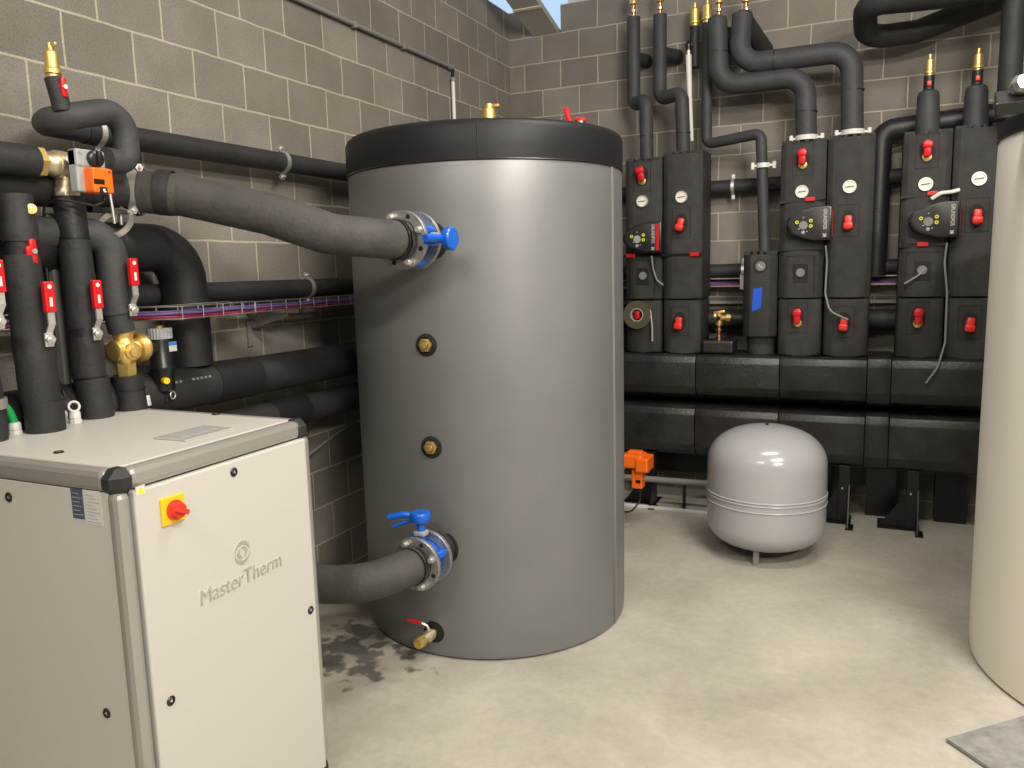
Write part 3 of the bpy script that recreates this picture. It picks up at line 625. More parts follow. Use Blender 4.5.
# embossed maker's mark on the door
bd = basis((XD+0.0008, -4.258, 0.842), (0, 1, 0), (0, 0, 1), (1, 0, 0))
textmesh('maker_name', 'MasterTherm', 0.064, bd, 'chrome', door, 0.0022, 0.93, 0.0)
mb = MB()
cy_, cz_ = -4.254, 0.918
for s_ in (1, -1):
    for (ra, rb, a0, a1, w) in ((0.029, 0.027, 10, 185, 0.011), (0.015, 0.014, -60, 110, 0.010)):
        pl = []
        N_ = 16
        for k in range(N_+1):
            a_ = math.radians(a0+(a1-a0)*k/N_); wd = w*math.sin(PI*min(1, 0.05+k/N_))
            pl.append((ra+wd/2, a_))
        for k in range(N_, -1, -1):
            a_ = math.radians(a0+(a1-a0)*k/N_); wd = w*math.sin(PI*min(1, 0.05+k/N_))
            pl.append((ra-wd/2, a_))
        mb.prism([(XD+0.0002, cy_+s_*r_*math.cos(a_), cz_+s_*r_*math.sin(a_)) for r_, a_ in pl], (0.0022, 0, 0))
mb.build('maker_emblem', 'chrome', door, smooth=False)
# display window on the top panel
dsp = MB().box((0.80, -4.32, H+0.001), (0.925, -4.13, H+0.006), 0.002).build('display_bezel', 'clear', tp, smooth=False)
MB().box((0.825, -4.295, H+0.0062), (0.885, -4.155, H+0.0072)).build('display_screen', 'silver', tp, smooth=False)
# cable glands with small hoses
def gland(x, y, label):
    g = MB()
    g.lathe((x, y, ZC), (0, 0, 1), [(0.018, 0), (0.018, 0.012), (0.015, 0.014), (0.017, 0.016), (0.017, 0.034), (0.014, 0.038), (0.008, 0.038), (0.001, 0.036)], 8)
    o_ = g.build('cable_gland', 'white'); return tag(o_, label, 'cable gland', 'white cable glands between the risers')
gland(0.275, -4.418, 'white cable gland left of the green hose foot, between first and second risers'); gland(0.315, -4.405, 'white cable gland that the green hose enters')
gland(0.275, -4.222, 'white cable gland with a black cable, between second and third risers'); gland(0.325, -4.212, 'white cable gland carrying a white ring beside the third riser')
gland(0.27, -3.888, 'white cable gland at the foot of the strainer riser')
o = MB().tube([(0.315, -4.405, 1.285), (0.318, -4.42, 1.33), (0.335, -4.46, 1.365)], 0.012, rad=0.06, n=14).build('green_hose', 'green')
tag(o, 'short bright green hose curving into a white gland', 'hose')
o = MB().tube([(0.275, -4.222, 1.285), (0.27, -4.20, 1.33), (0.225, -4.19, 1.40), (0.22, -4.19, 1.47)], 0.005, rad=0.04, n=8).build('gland_cable', 'cable_black')
tag(o, 'black cable rising from a gland beside the third riser', 'cable')
o = MB().torus((0.325, -4.212, 1.305), (1, -0.4, 0.3), 0.016, 0.004, 24, 8).build('plastic_ring', 'white')
tag(o, 'small white plastic ring standing on a cable gland', 'ring')
o = MB().tube([(0.16, -4.10, 1.56), (0.17, -4.06, 1.50), (0.2, -4.0, 1.40)], 0.005, rad=0.05, n=8).build('sensor_cable', 'magenta')
tag(o, 'pink and white sensor cable dropping from the tray between risers', 'cable')

# ================================================================ CABLE TRAY + cables
t = thing('cable_tray', 'galvanised wire mesh cable tray running along the left wall', 'cable tray', (0.1, -2.8, 1.5))
def tray_off(y):
    def ss(a_, b_, v_):
        u = min(1, max(0, (v_-a_)/(b_-a_))); return u*u*(3-2*u)
    return 0.205*ss(-3.90, -3.82, y)*(1-ss(-3.44, -3.26, y))
def tray_z(y): return 1.562 if y < -3.42 else (1.550 if y > -3.30 else 1.562-0.012*(y+3.42)/0.12)
ys_ = [-5.5, -4.2, -3.92, -3.88, -3.85, -3.82, -3.6, -3.44, -3.40, -3.36, -3.32, -3.28, -3.24, -2.6, -1.4, -0.3]
mb = MB()
for x, dz in ((0.06, 0), (0.10, 0), (0.145, 0), (0.19, 0), (0.06, 0.045), (0.19, 0.045)):
    mb.tube([(x+tray_off(y), y, tray_z(y)+dz) for y in ys_], 0.0024, n=5)
y = -5.5
while y < -0.35:
    f_, z_ = tray_off(y), tray_z(y)
    mb.tube([(0.06+f_, y, z_+0.045), (0.06+f_, y, z_-0.003), (0.19+f_, y, z_-0.003), (0.19+f_, y, z_+0.045)], 0.0024, n=5); y += 0.1
mb.build('wire_basket', 'steel', t)
for yy in (-3.05, -1.2, -4.6):
    br_ = MB().prism([(0.002, yy, 1.545), (0.235, yy, 1.545), (0.235, yy, 1.52), (0.05, yy, 1.47), (0.002, yy, 1.47)], (0, 0.004, 0)).box((0.002, yy-0.02, 1.540), (0.235, yy+0.02, 1.545)).build('bracket', 'steel', t, smooth=False)
    MB().box((0.002, yy-0.018, 1.38), (0.012, yy+0.014, 1.50)).build('wall_leg', 'grey_metal', br_, smooth=False)
rr = random.Random(3)
cab = [('purple', 'purple cable nearest the wall in the wire tray', 0.080, 0.012), ('purple', 'purple cable over the middle of the wire tray, second from the wall', 0.105, 0.022), ('cable_red', 'red cable on the tray floor, the one nearer the wall', 0.125, 0.004), ('magenta', 'magenta cable between the purple and red ones in the wire tray', 0.140, 0.010),
       ('purple', 'uppermost purple cable heaped along the tray', 0.135, 0.028), ('cable_red', 'red cable at the outer edge of the wire tray', 0.172, 0.004), ('magenta', 'magenta cable at the outer rim of the wire tray', 0.160, 0.014), ('purple', 'purple cable nearest the room in the wire tray', 0.175, 0.022)]
for k, (cmn, lab, cx_, dz_) in enumerate(cab):
    pts = []; yy = -5.4
    while yy < -0.35:
        pts.append((cx_+tray_off(yy)+rr.uniform(-0.008, 0.008), yy, tray_z(yy)+dz_*0.8+rr.uniform(-0.001, 0.006))); yy += 0.22 if not -4.1 < yy < -3.2 else 0.08
    tag(MB().tube(pts, 0.0050, rad=0.5, n=7, seg=3).build('data_cable', cmn), lab, 'cable', 'cables in the left wall tray')
# conduit high on the left wall
t = thing('metal_conduit', 'grey metal conduit running high along the left wall then down', 'conduit', (0.02, -2.0, 3.05))
MB().tube([(0.024, -3.6, 3.055), (0.022, -1.01, 3.058)], 0.013, n=12).build('horizontal_run', 'grey_metal', t)
MB().tube([(0.022, -0.985, 2.99), (0.022, -0.985, 2.1)], 0.013, n=12).build('drop', 'white', t)
for yy, zz in ((-2.1, 3.056), (-1.6, 3.057)): MB().box((0.002, yy-0.012, zz-0.018), (0.037, yy+0.012, zz+0.018), 0.003).build('saddle', 'grey_metal', t, smooth=False)
MB().cyl((0.022, -1.04, 3.058), (0.022, -1.0, 3.058), 0.017).cyl((0.022, -0.985, 2.97), (0.022, -0.985, 2.995), 0.018).build('coupler', 'grey_metal', t)
MB().tube([(0.022, -1.0, 3.058), (0.022, -0.975, 3.05), (0.022, -0.985, 2.99)], 0.009, n=8).build('flex_bend', 'black', t)
o = MB().tube([(0.06, -2.95, 0.75), (0.06, -2.72, 0.80), (0.06, -2.50, 0.86), (0.06, -2.30, 0.90)], 0.008, rad=0.2, n=8).build('wall_cable', 'cable_grey')
tag(o, 'pale grey cable sagging on the dark wall between cabinet and tank', 'cable')

# ================================================================ MANIFOLD on the back wall
t = thing('distribution_manifold', 'long black insulated double manifold on stands under the pump stations', 'manifold', (2.2, -0.3, 0))
def manifold_piece(x0, x1, grow, z0, z1, yf):
    g = grow; yb = -0.12; c = 0.055
    P = [(yb, z1+g), (yf+c-g, z1+g), (yf+0.018-g, z1-0.012+g), (yf-g, z1-c), (yf-g, z0+0.09), (yf+0.03-g, z0+0.03-g), (yf+0.09, z0-g), (yb, z0-g)]
    return MB().prism([(x0, y_, z_) for y_, z_ in P], (x1-x0, 0, 0), 0.006)
segs = [(0.42, 0.95, 0), (0.954, 1.563, 0), (1.567, 2.113, 0), (2.117, 2.64, 0), (2.642, 2.778, 0.010), (2.780, 3.34, 0.004), (3.344, 3.9, 0.004)]
for (x0, x1, g) in segs:
    manifold_piece(x0, x1, g, 0.785, 1.092, -0.50).build('upper_shell', 'header', t)
for (x0, x1, g) in segs:
    manifold_piece(x0, x1, g, 0.375, 0.728, -0.515).build('lower_shell', 'header', t)
def stand(x, w=0.07):
    st = MB().box((x-w/2, -0.47, 0.005), (x+w/2, -0.40, 0.385), 0.003).build('stand', 'black_steel', t, smooth=False)
    MB().prism([(x-w/2, -0.455, 0.23), (x-w/2-0.15, -0.455, 0.008), (x-w/2, -0.455, 0.008)], (0, 0.008, 0)).prism([(x+w/2-0.008, -0.47, 0.26), (x+w/2-0.008, -0.60, 0.008), (x+w/2-0.008, -0.47, 0.008)], (0.008, 0, 0)).build('gusset', 'black_steel', st, smooth=False)
    MB().box((x-w/2-0.16, -0.50, 0.0), (x+w/2+0.012, -0.30, 0.007)).box((x+w/2-0.015, -0.615, 0.0), (x+w/2+0.03, -0.50, 0.007)).build('foot_plate', 'black_steel', st, smooth=False)
    MB().cyl((x-0.01, -0.478, 0.235), (x-0.01, -0.470, 0.235), 0.007, n=6).build('bolt', 'chrome', st)
for x in (1.24, 2.53, 2.93): stand(x)
MB().box((0.5, -0.145, 0.17), (2.0, -0.125, 0.40)).build('dark_panel', 'black_steel', t, smooth=False)  # black panel added to darken the space below the manifold
MB().box((2.66, -0.24, 0.0), (2.84, -0.12, 0.375)).build('wall_post', 'black_steel', t, smooth=False)
MB().box((3.07, -0.24, 0.0), (3.25, -0.12, 0.375)).build('wall_post', 'black_steel', t, smooth=False)
MB().box((2.20, -0.24, 0.0), (2.44, -0.12, 0.375)).build('wall_post', 'black_steel', t, smooth=False)

# ================================================================ PUMP STATIONS
def ball_handle(parent, x, z, yf, tall=0.07, m='red', tilt=0.0, ring=True, up=1, window=True):
    # recess window, oval hole, brass ring and protruding plastic grip
    if window:
        w_ = MB()
        for (a_, b_) in (((x-0.062, z-0.10), (x+0.062, z-0.0965)), ((x-0.062, z+0.0965), (x+0.062, z+0.10)), ((x-0.062, z-0.10), (x-0.0585, z+0.10)), ((x+0.0585, z-0.10), (x+0.062, z+0.10))):
            w_.box((a_[0], yf-0.0012, a_[1]), (b_[0], yf+0.004, b_[1]))
        w_.build('window_groove', 'dark', parent, smooth=False)
    n = 24
    MB().ring_loft([[(x+0.042*math.cos(2*PI*k/n), yy, z+0.066*math.sin(2*PI*k/n)) for k in range(n)] for yy in (yf-0.0018, yf+0.01)]).build('handle_recess', 'dark', parent)
    if ring: MB().lathe((x, yf-0.001, z-0.034*up), (0, -1, 0), [(0.027, 0), (0.026, 0.008), (0.014, 0.012), (0.001, 0.012)], 20).build('valve_cap', 'brass', parent)
    ax = Vector((math.sin(tilt), 0, math.cos(tilt)))
    zc = z+0.012*up
    h = MB().obox((x, yf-0.040, zc), ax.cross(Vector((0, -1, 0))), (0, -1, 0), ax, (0.046, 0.034, tall+0.040), 0.013)
    h.obox(Vector((x, yf-0.045, zc))+ax*up*(tall*0.35), ax.cross(Vector((0, -1, 0))), (0, -1, 0), ax, (0.056, 0.040, 0.040), 0.010)
    h.cyl((x, yf+0.0, z), (x, yf-0.03, z), 0.014)
    h.build('ball_valve_handle', m, parent)
def gauge(parent, x, z, yf, ang=10):
    g = MB().lathe((x, yf+0.002, z), (0, -1, 0), [(0.041, 0), (0.040, 0.010), (0.036, 0.014), (0.034, 0.010), (0.001, 0.010)], 32).build('thermometer', 'dial', parent)
    MB().torus((x, yf-0.010, z), (0, 1, 0), 0.037, 0.004, 32, 6).build('bezel', 'chrome', g)
    c, s_ = math.cos(math.radians(ang)), math.sin(math.radians(ang))
    MB().obox((x, yf-0.0115, z), (c, 0, s_), (0, 1, 0), (-s_, 0, c), (0.05, 0.002, 0.004)).build('pointer', 'black', g, smooth=False)
def shell(parent, x0, x1, z0, z1, yf, name, notch=False, bev=0.022):
    # moulded foam half shell with crowned front
    yb = -0.13
    N_ = 8; P = [(x0, yb)]
    for k in range(N_+1):
        u = k/N_; P.append((x0+(x1-x0)*u, yf+0.030*(2*u-1)**4))
    P.append((x1, yb))
    if notch:
        base = z1-0.022
        mb = MB().prism([(x_, y_, z0) for x_, y_ in P], (0, 0, base-z0), 0.004)
        w = (x1-x0); cuts = [(0, 0.24), (0.32, 0.42), (0.50, 0.60), (0.68, 1.0)]
        for a_, b_ in cuts: mb.box((x0+w*a_+0.004, yf+0.028, base-0.002), (x0+w*b_-0.002, yb, z1), 0.002)
    else:
        mb = MB().prism([(x_, y_, z0) for x_, y_ in P], (0, 0, z1-z0), 0.014)
    return mb.build(name, 'shell', parent, angle=50)
def pump_head(parent, x, z, yf, red_side=True):
    # D-shaped control box, blunt end right, lying on its side
    w, h = 0.155, 0.122
    P = []
    for k in range(33):
        u = math.cos(PI*k/32); ph = math.acos(max(-1, min(1, u)))
        hh = math.copysign(abs(u)**0.80, u)*h; xx = x+0.05-0.215*(1-abs(u)**2.1)
        P.append((xx, z+hh))
    P += [(x+w-0.02, z-h*1.0), (x+w-0.008, z-h*0.94), (x+w-0.008, z+h*0.94), (x+w-0.02, z+h*1.0)]
    body = MB().prism([(a_, yf+0.002, b_) for a_, b_ in P], (0, -0.075, 0), 0.010).build('pump_head', 'black', parent)
    P2 = [(x+(a_-x)*0.90, z+(b_-z)*0.90) for a_, b_ in P]
    MB().prism([(a_, yf-0.072, b_) for a_, b_ in P2], (0, -0.006, 0), 0.003).build('control_panel', 'cap', body)
    yp = yf-0.079
    if red_side: MB().box((x+w-0.050, yp-0.0006, z-h*0.83), (x+w-0.026, yp+0.004, z+h*0.83), 0.001).build('red_stripe', 'red', body, smooth=False)
    else: MB().box((x+w-0.0079, yf-0.055, z-h*0.80), (x+w-0.006, yf-0.01, z+h*0.80)).build('red_stripe', 'red', body, smooth=False)
    tx = x+w-0.073 if red_side else x+w-0.055
    textmesh('maker_name', 'GRUNDFOS', 0.034, basis((tx, yp-0.0005, z+0.028), (0, 0, -1), (1, 0, 0), (0, -1, 0)), 'paper', body, 0.0006, 0.80, 0.0)
    cx, cz = tx, z-0.085
    mk = MB()
    for s_ in (1, -1):
        mk.obox((cx, yp-0.0008, cz), (1, 0, s_*0.9), (0, 1, 0), (-s_*0.9, 0, 1), (0.030, 0.001, 0.006))
    mk.box((cx-0.003, yp-0.0012, cz-0.014), (cx+0.003, yp, cz-0.006)).build('maker_emblem', 'paper', body, smooth=False)
    mc = MB().cyl((x-0.045, yp+0.001, z-0.01), (x-0.045, yp-0.001, z-0.01), 0.030, n=24).build('keypad', 'silver' if red_side else 'grey_metal', body)
    for (dx, dz) in ((-0.090, 0.012), (0.005, 0.020), (0.005, -0.018)):
        MB().torus((x+dx, yp-0.001, z+dz), (0, 1, 0), 0.009, 0.0045, 18, 6).build('yellow_button', 'led', body)
    for (dx, dz) in ((-0.045, 0.045), (-0.075, -0.035), (-0.02, -0.055)):
        MB().box((x+dx-0.003, yp-0.0012, z+dz-0.003), (x+dx+0.003, yp, z+dz+0.003)).build('icon', 'dial', body, smooth=False)
    MB().cyl((x-0.045, yp, z-0.060), (x-0.045, yp-0.0015, z-0.060), 0.012, n=18).build('round_button', 'silver', body)
    K = 0.87
    for ob in [body]+list(body.children):
        for v_ in ob.data.vertices:
            v_.co.x = x+0.01+(v_.co.x-x-0.01)*K; v_.co.z = z+(v_.co.z-z)*K
    return body
YF = -0.45
def strap(parent, x0, x1, z, tabx, slope=0.0):
    MB().prism([(x0-0.003, YF-0.003, z-0.009), (x1, YF-0.003, z-0.009+slope), (x1, YF-0.003, z+0.009+slope), (x0-0.003, YF-0.003, z+0.009)], (0, 0.05, 0)).build('strap', 'black', parent, smooth=False)
    MB().box((tabx, YF-0.014, z-0.013+slope*0.7), (tabx+0.062, YF-0.002, z+0.013+slope*0.7), 0.004).build('strap_tab', 'red', parent, smooth=False)

def station(x0, x1, ztop, kind, label, red_side=True, **kw):
    zsplit = 1.466
    t = thing('pump_station', label, 'pump station', ((x0+x1)/2, -0.3, 1.095))
    xm = (x0+x1)/2
    up = shell(t, x0, x1, zsplit+0.008, ztop, YF, 'upper_shell', notch=True)
    shell(t, x0+0.002, x1-0.002, 1.096, zsplit-0.004, YF-0.004, 'lower_shell')
    MB().box((x0+0.01, -0.42, 1.46), (x1-0.01, -0.14, 1.476)).build('shell_gap', 'dark', t, smooth=False)
    if kind == 'flow':
        ball_handle(t, xm-0.003, ztop-0.125, YF, 0.06, kw.get('hm', 'red'), kw.get('tilt', 0), kw.get('ring', True))
        gauge(t, xm-0.003, 2.145, YF, kw.get('ga', 5))
        MB().box((x0-0.001, YF-0.0012, 1.775), (x1+0.001, YF+0.02, 1.781)).build('shell_groove', 'dark', t, smooth=False)
        # square opening over the check valve
        w_ = MB().box((xm-0.045, YF-0.002, 1.57), (xm+0.045, YF+0.004, 1.69), 0.003).build('opening', 'dark', t, smooth=False)
        MB().lathe((xm, YF-0.002, 1.635), (0, -1, 0), [(0.028, 0), (0.026, 0.008), (0.001, 0.008)], 20).build('cover_disc', 'grey_metal', w_)
        w2 = MB()
        for (a_, b_) in (((xm-0.092, 1.50), (xm-0.089, 1.74)), ((xm+0.084, 1.50), (xm+0.087, 1.74)), ((xm-0.092, 1.74), (xm+0.087, 1.743))):
            w2.box((a_[0], YF-0.0012, a_[1]), (b_[0], YF+0.004, b_[1]))
        w2.build('moulding_line', 'dark', t, smooth=False)
        pump_head(t, xm+kw.get('px', 0.04), kw.get('pz', 1.94), YF-0.0, red_side)
        if kw.get('lowhandle', True): ball_handle(t, xm-0.01, 1.345, YF-0.004, 0.06, 'red', 0, True)
    else:
        gauge(t, xm-0.003, 2.158, YF, kw.get('ga', 5))
        ball_handle(t, xm-0.003, kw.get('hz', 1.95), YF, 0.05, 'red_orange', kw.get('tilt', 0), False, -1)
        ball_handle(t, xm-0.01, 1.318, YF-0.004, 0.05, 'red_orange', kw.get('tilt2', 0.1), False, -1)
    return t
A1 = station(1.055, 1.314, 2.440, 'flow', 'leftmost pump station column, half behind the grey tank, tape roll on its lower shell', True, px=0.02, pz=1.895, tilt=-0.15, lowhandle=False, ga=4)
A2 = station(1.322, 1.590, 2.465, 'return', 'second station column from the left, red ring handle, strap across it', tilt=0.25, hz=1.985)
B1 = station(2.088, 2.362, 2.470, 'flow', 'third station column, pump head with black strap, right of blue taped separator', False, px=0.055, pz=1.94)
B2 = station(2.368, 2.640, 2.478, 'return', 'fourth station column, tall plain shell under the upper thick pipe')
C1 = station(2.792, 3.056, 2.462, 'flow', 'fifth station column, right group, pump head between two red tabbed straps', False, px=0.055, pz=1.93)
C2 = station(3.062, 3.34, 2.472, 'return', 'sixth station column, partly hidden by the cream tank at right')
strap(A1, 1.055, 1.314, 1.775, 1.068); strap(A2, 1.322, 1.590, 1.772, 1.512)
strap(B1, 2.088, 2.362, 2.085, 2.24, 0.015); strap(C1, 2.792, 3.056, 2.075, 2.93, 0.02); strap(C1, 2.792, 3.056, 1.79, 2.89)
# handle on A1 lower: reel of clear tape hung on the valve handle
t = thing('tape_roll', 'roll of clear adhesive tape hung on the red handle of the leftmost station', 'tape roll', (1.165, -0.47, 1.37))
MB().band((1.155, -0.478, 1.365), (0, 1, 0), 0.046, 0.098, 0.046, n=36).build('tape', 'tape_roll', t)
MB().band((1.155, -0.478, 1.365), (0, 1, 0), 0.040, 0.046, 0.05, n=36).build('core', 'clear', t)
MB().tube([(1.215, -0.49, 1.43), (1.25, -0.49, 1.39), (1.262, -0.49, 1.28), (1.262, -0.488, 1.18)], 0.006, rad=0.06, n=6).build('loose_end', 'clear', t)
MB().obox((1.155, -0.480, 1.365), (1, 0, 0), (0, 1, 0), (0, 0, 1), (0.035, 0.06, 0.055), 0.008).build('ball_valve_handle', 'red', A1)
# control cables
for pts, m_, lab in (
    ([(1.26, -0.50, 1.77), (1.265, -0.475, 1.68), (1.29, -0.47, 1.60), (1.335, -0.470, 1.57)], 'white', 'white cable hooked under the leftmost pump head'),
    ([(2.375, -0.50, 1.80), (2.385, -0.475, 1.70), (2.38, -0.48, 1.50), (2.41, -0.50, 1.39), (2.52, -0.515, 1.335)], 'white', 'white cable hanging from third station pump head to the red handle'),
    ([(3.045, -0.52, 1.79), (3.04, -0.48, 1.68), (3.062, -0.475, 1.50), (3.065, -0.49, 1.20), (3.03, -0.53, 1.05), (2.97, -0.54, 0.955)], 'white', 'long grey cable dangling from the right group pump head over the manifold'),
    ([(2.94, -0.458, 1.64), (2.90, -0.47, 1.60), (2.83, -0.475, 1.555)], 'cable_grey', 'short stub of grey cable at the opening of the right group station')):
    tag(MB().tube(pts, 0.006, rad=0.08, n=8).build('control_cable', m_ if m_ != 'white' else 'cable_grey'), lab, 'cable')
o = MB().tube([(2.955, -0.49, 2.055), (3.0, -0.50, 2.085), (3.06, -0.475, 2.09), (3.10, -0.47, 2.10)], 0.012, rad=0.03, n=10).build('paper_tag', 'white')
tag(o, 'small white twist tag above the right group pump head', 'tag')

# insulated small hydraulic separator between groups with blue tape
t = thing('low_loss_separator', 'narrow black insulated separator with blue tape and dial between station pairs', 'separator', (1.975, -0.35, 1.095))
P = []
def octo(x0, x1, y0, y1, c): return [(x0, y1), (x0, y0+c), (x0+c, y0), (x1-c, y0), (x1, y0+c), (x1, y1)]
MB().prism([(x_, y_, 1.215) for x_, y_ in octo(1.862, 2.082, -0.46, -0.20, 0.05)], (0, 0, 0.545), 0.010).build('shell', 'shell', t, angle=50)
mb = MB()
for a_, b_ in ((1.865, 1.905), (1.922, 1.947), (1.965, 1.99), (2.008, 2.08)): mb.box((a_, -0.42, 1.758), (b_, -0.22, 1.782), 0.002)
mb.build('top_notches', 'shell', t, smooth=False)
MB().cyl((1.975, -0.34, 1.095), (1.975, -0.34, 1.20), 0.088, n=32).lathe((1.975, -0.34, 1.165), (0, 0, 1), [(0.09, 0), (0.094, 0.01), (0.094, 0.04), (0.105, 0.055)], 32).build('base_sleeve', 'shell', t)
g = MB().lathe((1.975, -0.458, 1.685), (0, -1, 0), [(0.046, 0), (0.046, 0.002), (0.040, 0.003), (0.038, 0.001), (0.001, 0.001)], 28).build('gauge_recess', 'dark', t)
MB().cyl((1.980, -0.458, 1.682), (1.980, -0.464, 1.682), 0.030, n=24).build('thermometer', 'grey_metal', g)
MB().obox((1.980, -0.465, 1.682), (1, 0, -0.8), (0, 1, 0), (0.8, 0, 1), (0.04, 0.001, 0.003)).build('pointer', 'dial', g, smooth=False)
MB().prism([(1.935, -0.4605, 1.535), (1.992, -0.4605, 1.545), (1.985, -0.4605, 1.41), (1.928, -0.4605, 1.385)], (0, -0.0015, 0)).build('blue_tape', 'tape_blue', t, smooth=False)
# brass filling valve on black block
t = thing('filling_valve', 'brass filling valve standing on a small black block on the manifold', 'valve', (1.705, -0.32, 1.095))
MB().box((1.600, -0.45, 1.100), (1.805, -0.24, 1.185), 0.012).build('block', 'header', t, smooth=False)
MB().lathe((1.695, -0.35, 1.185), (0, 0, 1), [(0.022, 0), (0.022, 0.025), (0.014, 0.028), (0.014, 0.06), (0.026, 0.062), (0.026, 0.075), (0.014, 0.08), (0.014, 0.10)], 16).build('copper_stem', 'copper', t)
MB().lathe((1.695, -0.35, 1.285), (0, 0, 1), [(0.024, 0), (0.026, 0.02), (0.018, 0.025), (0.026, 0.05), (0.026, 0.07), (0.018, 0.075)], 10).cyl((1.695, -0.35, 1.335), (1.78, -0.35, 1.340), 0.017, n=10).cyl((1.745, -0.35, 1.337), (1.77, -0.35, 1.337), 0.026, n=6).cyl((1.695, -0.35, 1.335), (1.66, -0.35, 1.35), 0.02, n=12).build('valve_body', 'brass', t)
MB().obox((1.695, -0.35, 1.375), (1, 0, 0.15), (0, 1, 0), (-0.15, 0, 1), (0.08, 0.018, 0.020), 0.006).cyl((1.695, -0.35, 1.36), (1.695, -0.35, 1.375), 0.010).build('wing_handle', 'brass', t)
MB().cyl((1.695, -0.372, 1.335), (1.695, -0.385, 1.335), 0.014, n=12).build('port', 'black', t)
pipe('short black stub between filling valve and blue taped separator', [(1.778, -0.35, 1.34), (1.862, -0.35, 1.335)], 0.022, None, step=0.05, wob=0)

# ================================================================ PIPES ON THE BACK WALL
def vclamp(parent, c, r):
    x, y, z = c
    mb = MB().band(c, (0, 0, 1), r, r+0.006, 0.03)
    for s_ in (-1, 1):
        mb.box((x+s_*(r+0.004), y-0.012, z-0.006), (x+s_*(r+0.04), y+0.012, z+0.006)).cyl((x+s_*(r+0.032), y, z-0.022), (x+s_*(r+0.032), y, z+0.022), 0.013, n=10)
    return mb.build('pipe_clamp', 'white', parent)
# group A
def copper_vent(parent, c):
    x, y, z = c
    MB().cyl((x, y, z), (x, y, z+0.10), 0.013).lathe((x, y, z+0.04), (0, 0, 1), [(0.013, 0), (0.02, 0.005), (0.02, 0.02), (0.013, 0.025)], 8).build('copper_stub', 'copper', parent)
    MB().lathe((x, y, z+0.09), (0, 0, 1), [(0.016, 0), (0.028, 0.008), (0.028, 0.09), (0.02, 0.10), (0.012, 0.12), (0.001, 0.12)], 16).build('air_vent', 'brass', parent)
p = pipe('thin black riser with a jog above the leftmost station', [(1.175, -0.30, 2.44), (1.168, -0.30, 2.85), (1.045, -0.17, 2.84), (1.045, -0.17, 3.44)], 0.047, 0.06, m='foam_grey', joints=(((1.173, -0.30, 2.60), (0, 0, 1)),))
copper_vent(p, (1.045, -0.17, 3.43))
MB().cyl((1.045, -0.16, 3.17), (1.10, -0.02, 3.17), 0.046, n=24).build('branch', 'foam', p)
p = pipe('thin black riser with a jog above the second station column', [(1.432, -0.30, 2.46), (1.418, -0.30, 2.865), (1.235, -0.17, 2.865), (1.235, -0.17, 3.43)], 0.047, 0.06, m='foam_grey', joints=(((1.43, -0.30, 2.60), (0, 0, 1)),))
copper_vent(p, (1.235, -0.17, 3.42))
MB().cyl((1.235, -0.16, 3.17), (1.33, -0.02, 3.17), 0.050, n=24).build('branch', 'foam', p)
p = pipe('short black stub with brass vent beside the white plastic pipe', [(1.468, -0.13, 3.06), (1.468, -0.13, 3.33)], 0.032, 0.02, m='foam')
vent(p, (1.468, -0.13, 3.325), 1.35, hook=False)
o = thing('white_pipe', 'slim white plastic pipe hanging between the thin black risers', 'pipe', (1.445, -0.21, 2.56))
MB().tube([(1.441, -0.20, 3.13), (1.45, -0.20, 2.86), (1.468, -0.20, 2.555)], lambda u: 0.021-0.009*u, n=16, step=0.05).build('tube', 'white', o)
MB().cyl((1.441, -0.20, 3.13), (1.441, -0.20, 3.17), 0.016).build('ferrule', 'nickel', o)
MB().torus((1.443, -0.19, 3.20), (0.2, 1, 0), 0.02, 0.008, 20, 8).cyl((1.441, -0.2, 3.16), (1.441, -0.2, 3.20), 0.018).build('hook', 'black', o)
p = pipe('narrow black pipe stepping right above the blue taped separator', [(1.559, -0.16, 3.33), (1.562, -0.16, 2.53), (1.945, -0.30, 2.55), (1.985, -0.33, 1.77)], 0.036, 0.05, m='foam_grey')
vent(p, (1.559, -0.16, 3.33), 1.35, hook=False)
vclamp(p, (1.966, -0.318, 2.34), 0.037)
MB().torus((2.03, -0.315, 2.22), (0, 1, 0.2), 0.03, 0.003, 16, 6).build('tie_loop', 'black', p)
# group B thick pipes
p = pipe('thick dark pipe turning down into the third station column', [(1.648, -0.28, 3.30), (1.665, -0.28, 2.885), (2.21, -0.28, 2.885), (2.226, -0.28, 2.50)], 0.066, 0.13, m='foam_grey', joints=(((1.66, -0.28, 3.10), (0, 0, 1)), ((2.224, -0.28, 2.66), (0.04, 0, 1))))
MB().lathe((1.648, -0.28, 3.30), (0, 0, 1), [(0.066, -0.01), (0.060, 0.02), (0.03, 0.035), (0.001, 0.036)], 28).build('end_dome', 'foam_grey', p)
copper_vent(p, (1.655, -0.26, 3.32)); vclamp(p, (2.227, -0.28, 2.497), 0.063)
MB().tube([(1.70, -0.26, 3.22), (1.78, -0.08, 3.10)], 0.052, n=24).build('branch', 'foam', p)
p = pipe('uppermost thick dark pipe turning down into the fourth station column', [(1.815, -0.30, 3.31), (1.79, -0.30, 3.0), (2.48, -0.30, 3.0), (2.500, -0.28, 2.51)], 0.067, 0.13, m='foam_grey', joints=(((2.02, -0.30, 3.0), (1, 0, 0)), ((2.495, -0.29, 2.76), (0, 0, 1))))
MB().lathe((1.815, -0.30, 3.30), (0, 0, 1), [(0.067, -0.01), (0.060, 0.02), (0.03, 0.035), (0.001, 0.036)], 28).build('end_dome', 'foam_grey', p)
copper_vent(p, (1.83, -0.26, 3.30)); vclamp(p, (2.503, -0.28, 2.506), 0.064)
MB().tube([(1.83, -0.28, 3.25), (1.93, -0.06, 3.12)], lambda u: 0.066-0.008*u, n=28).build('branch', 'foam', p)
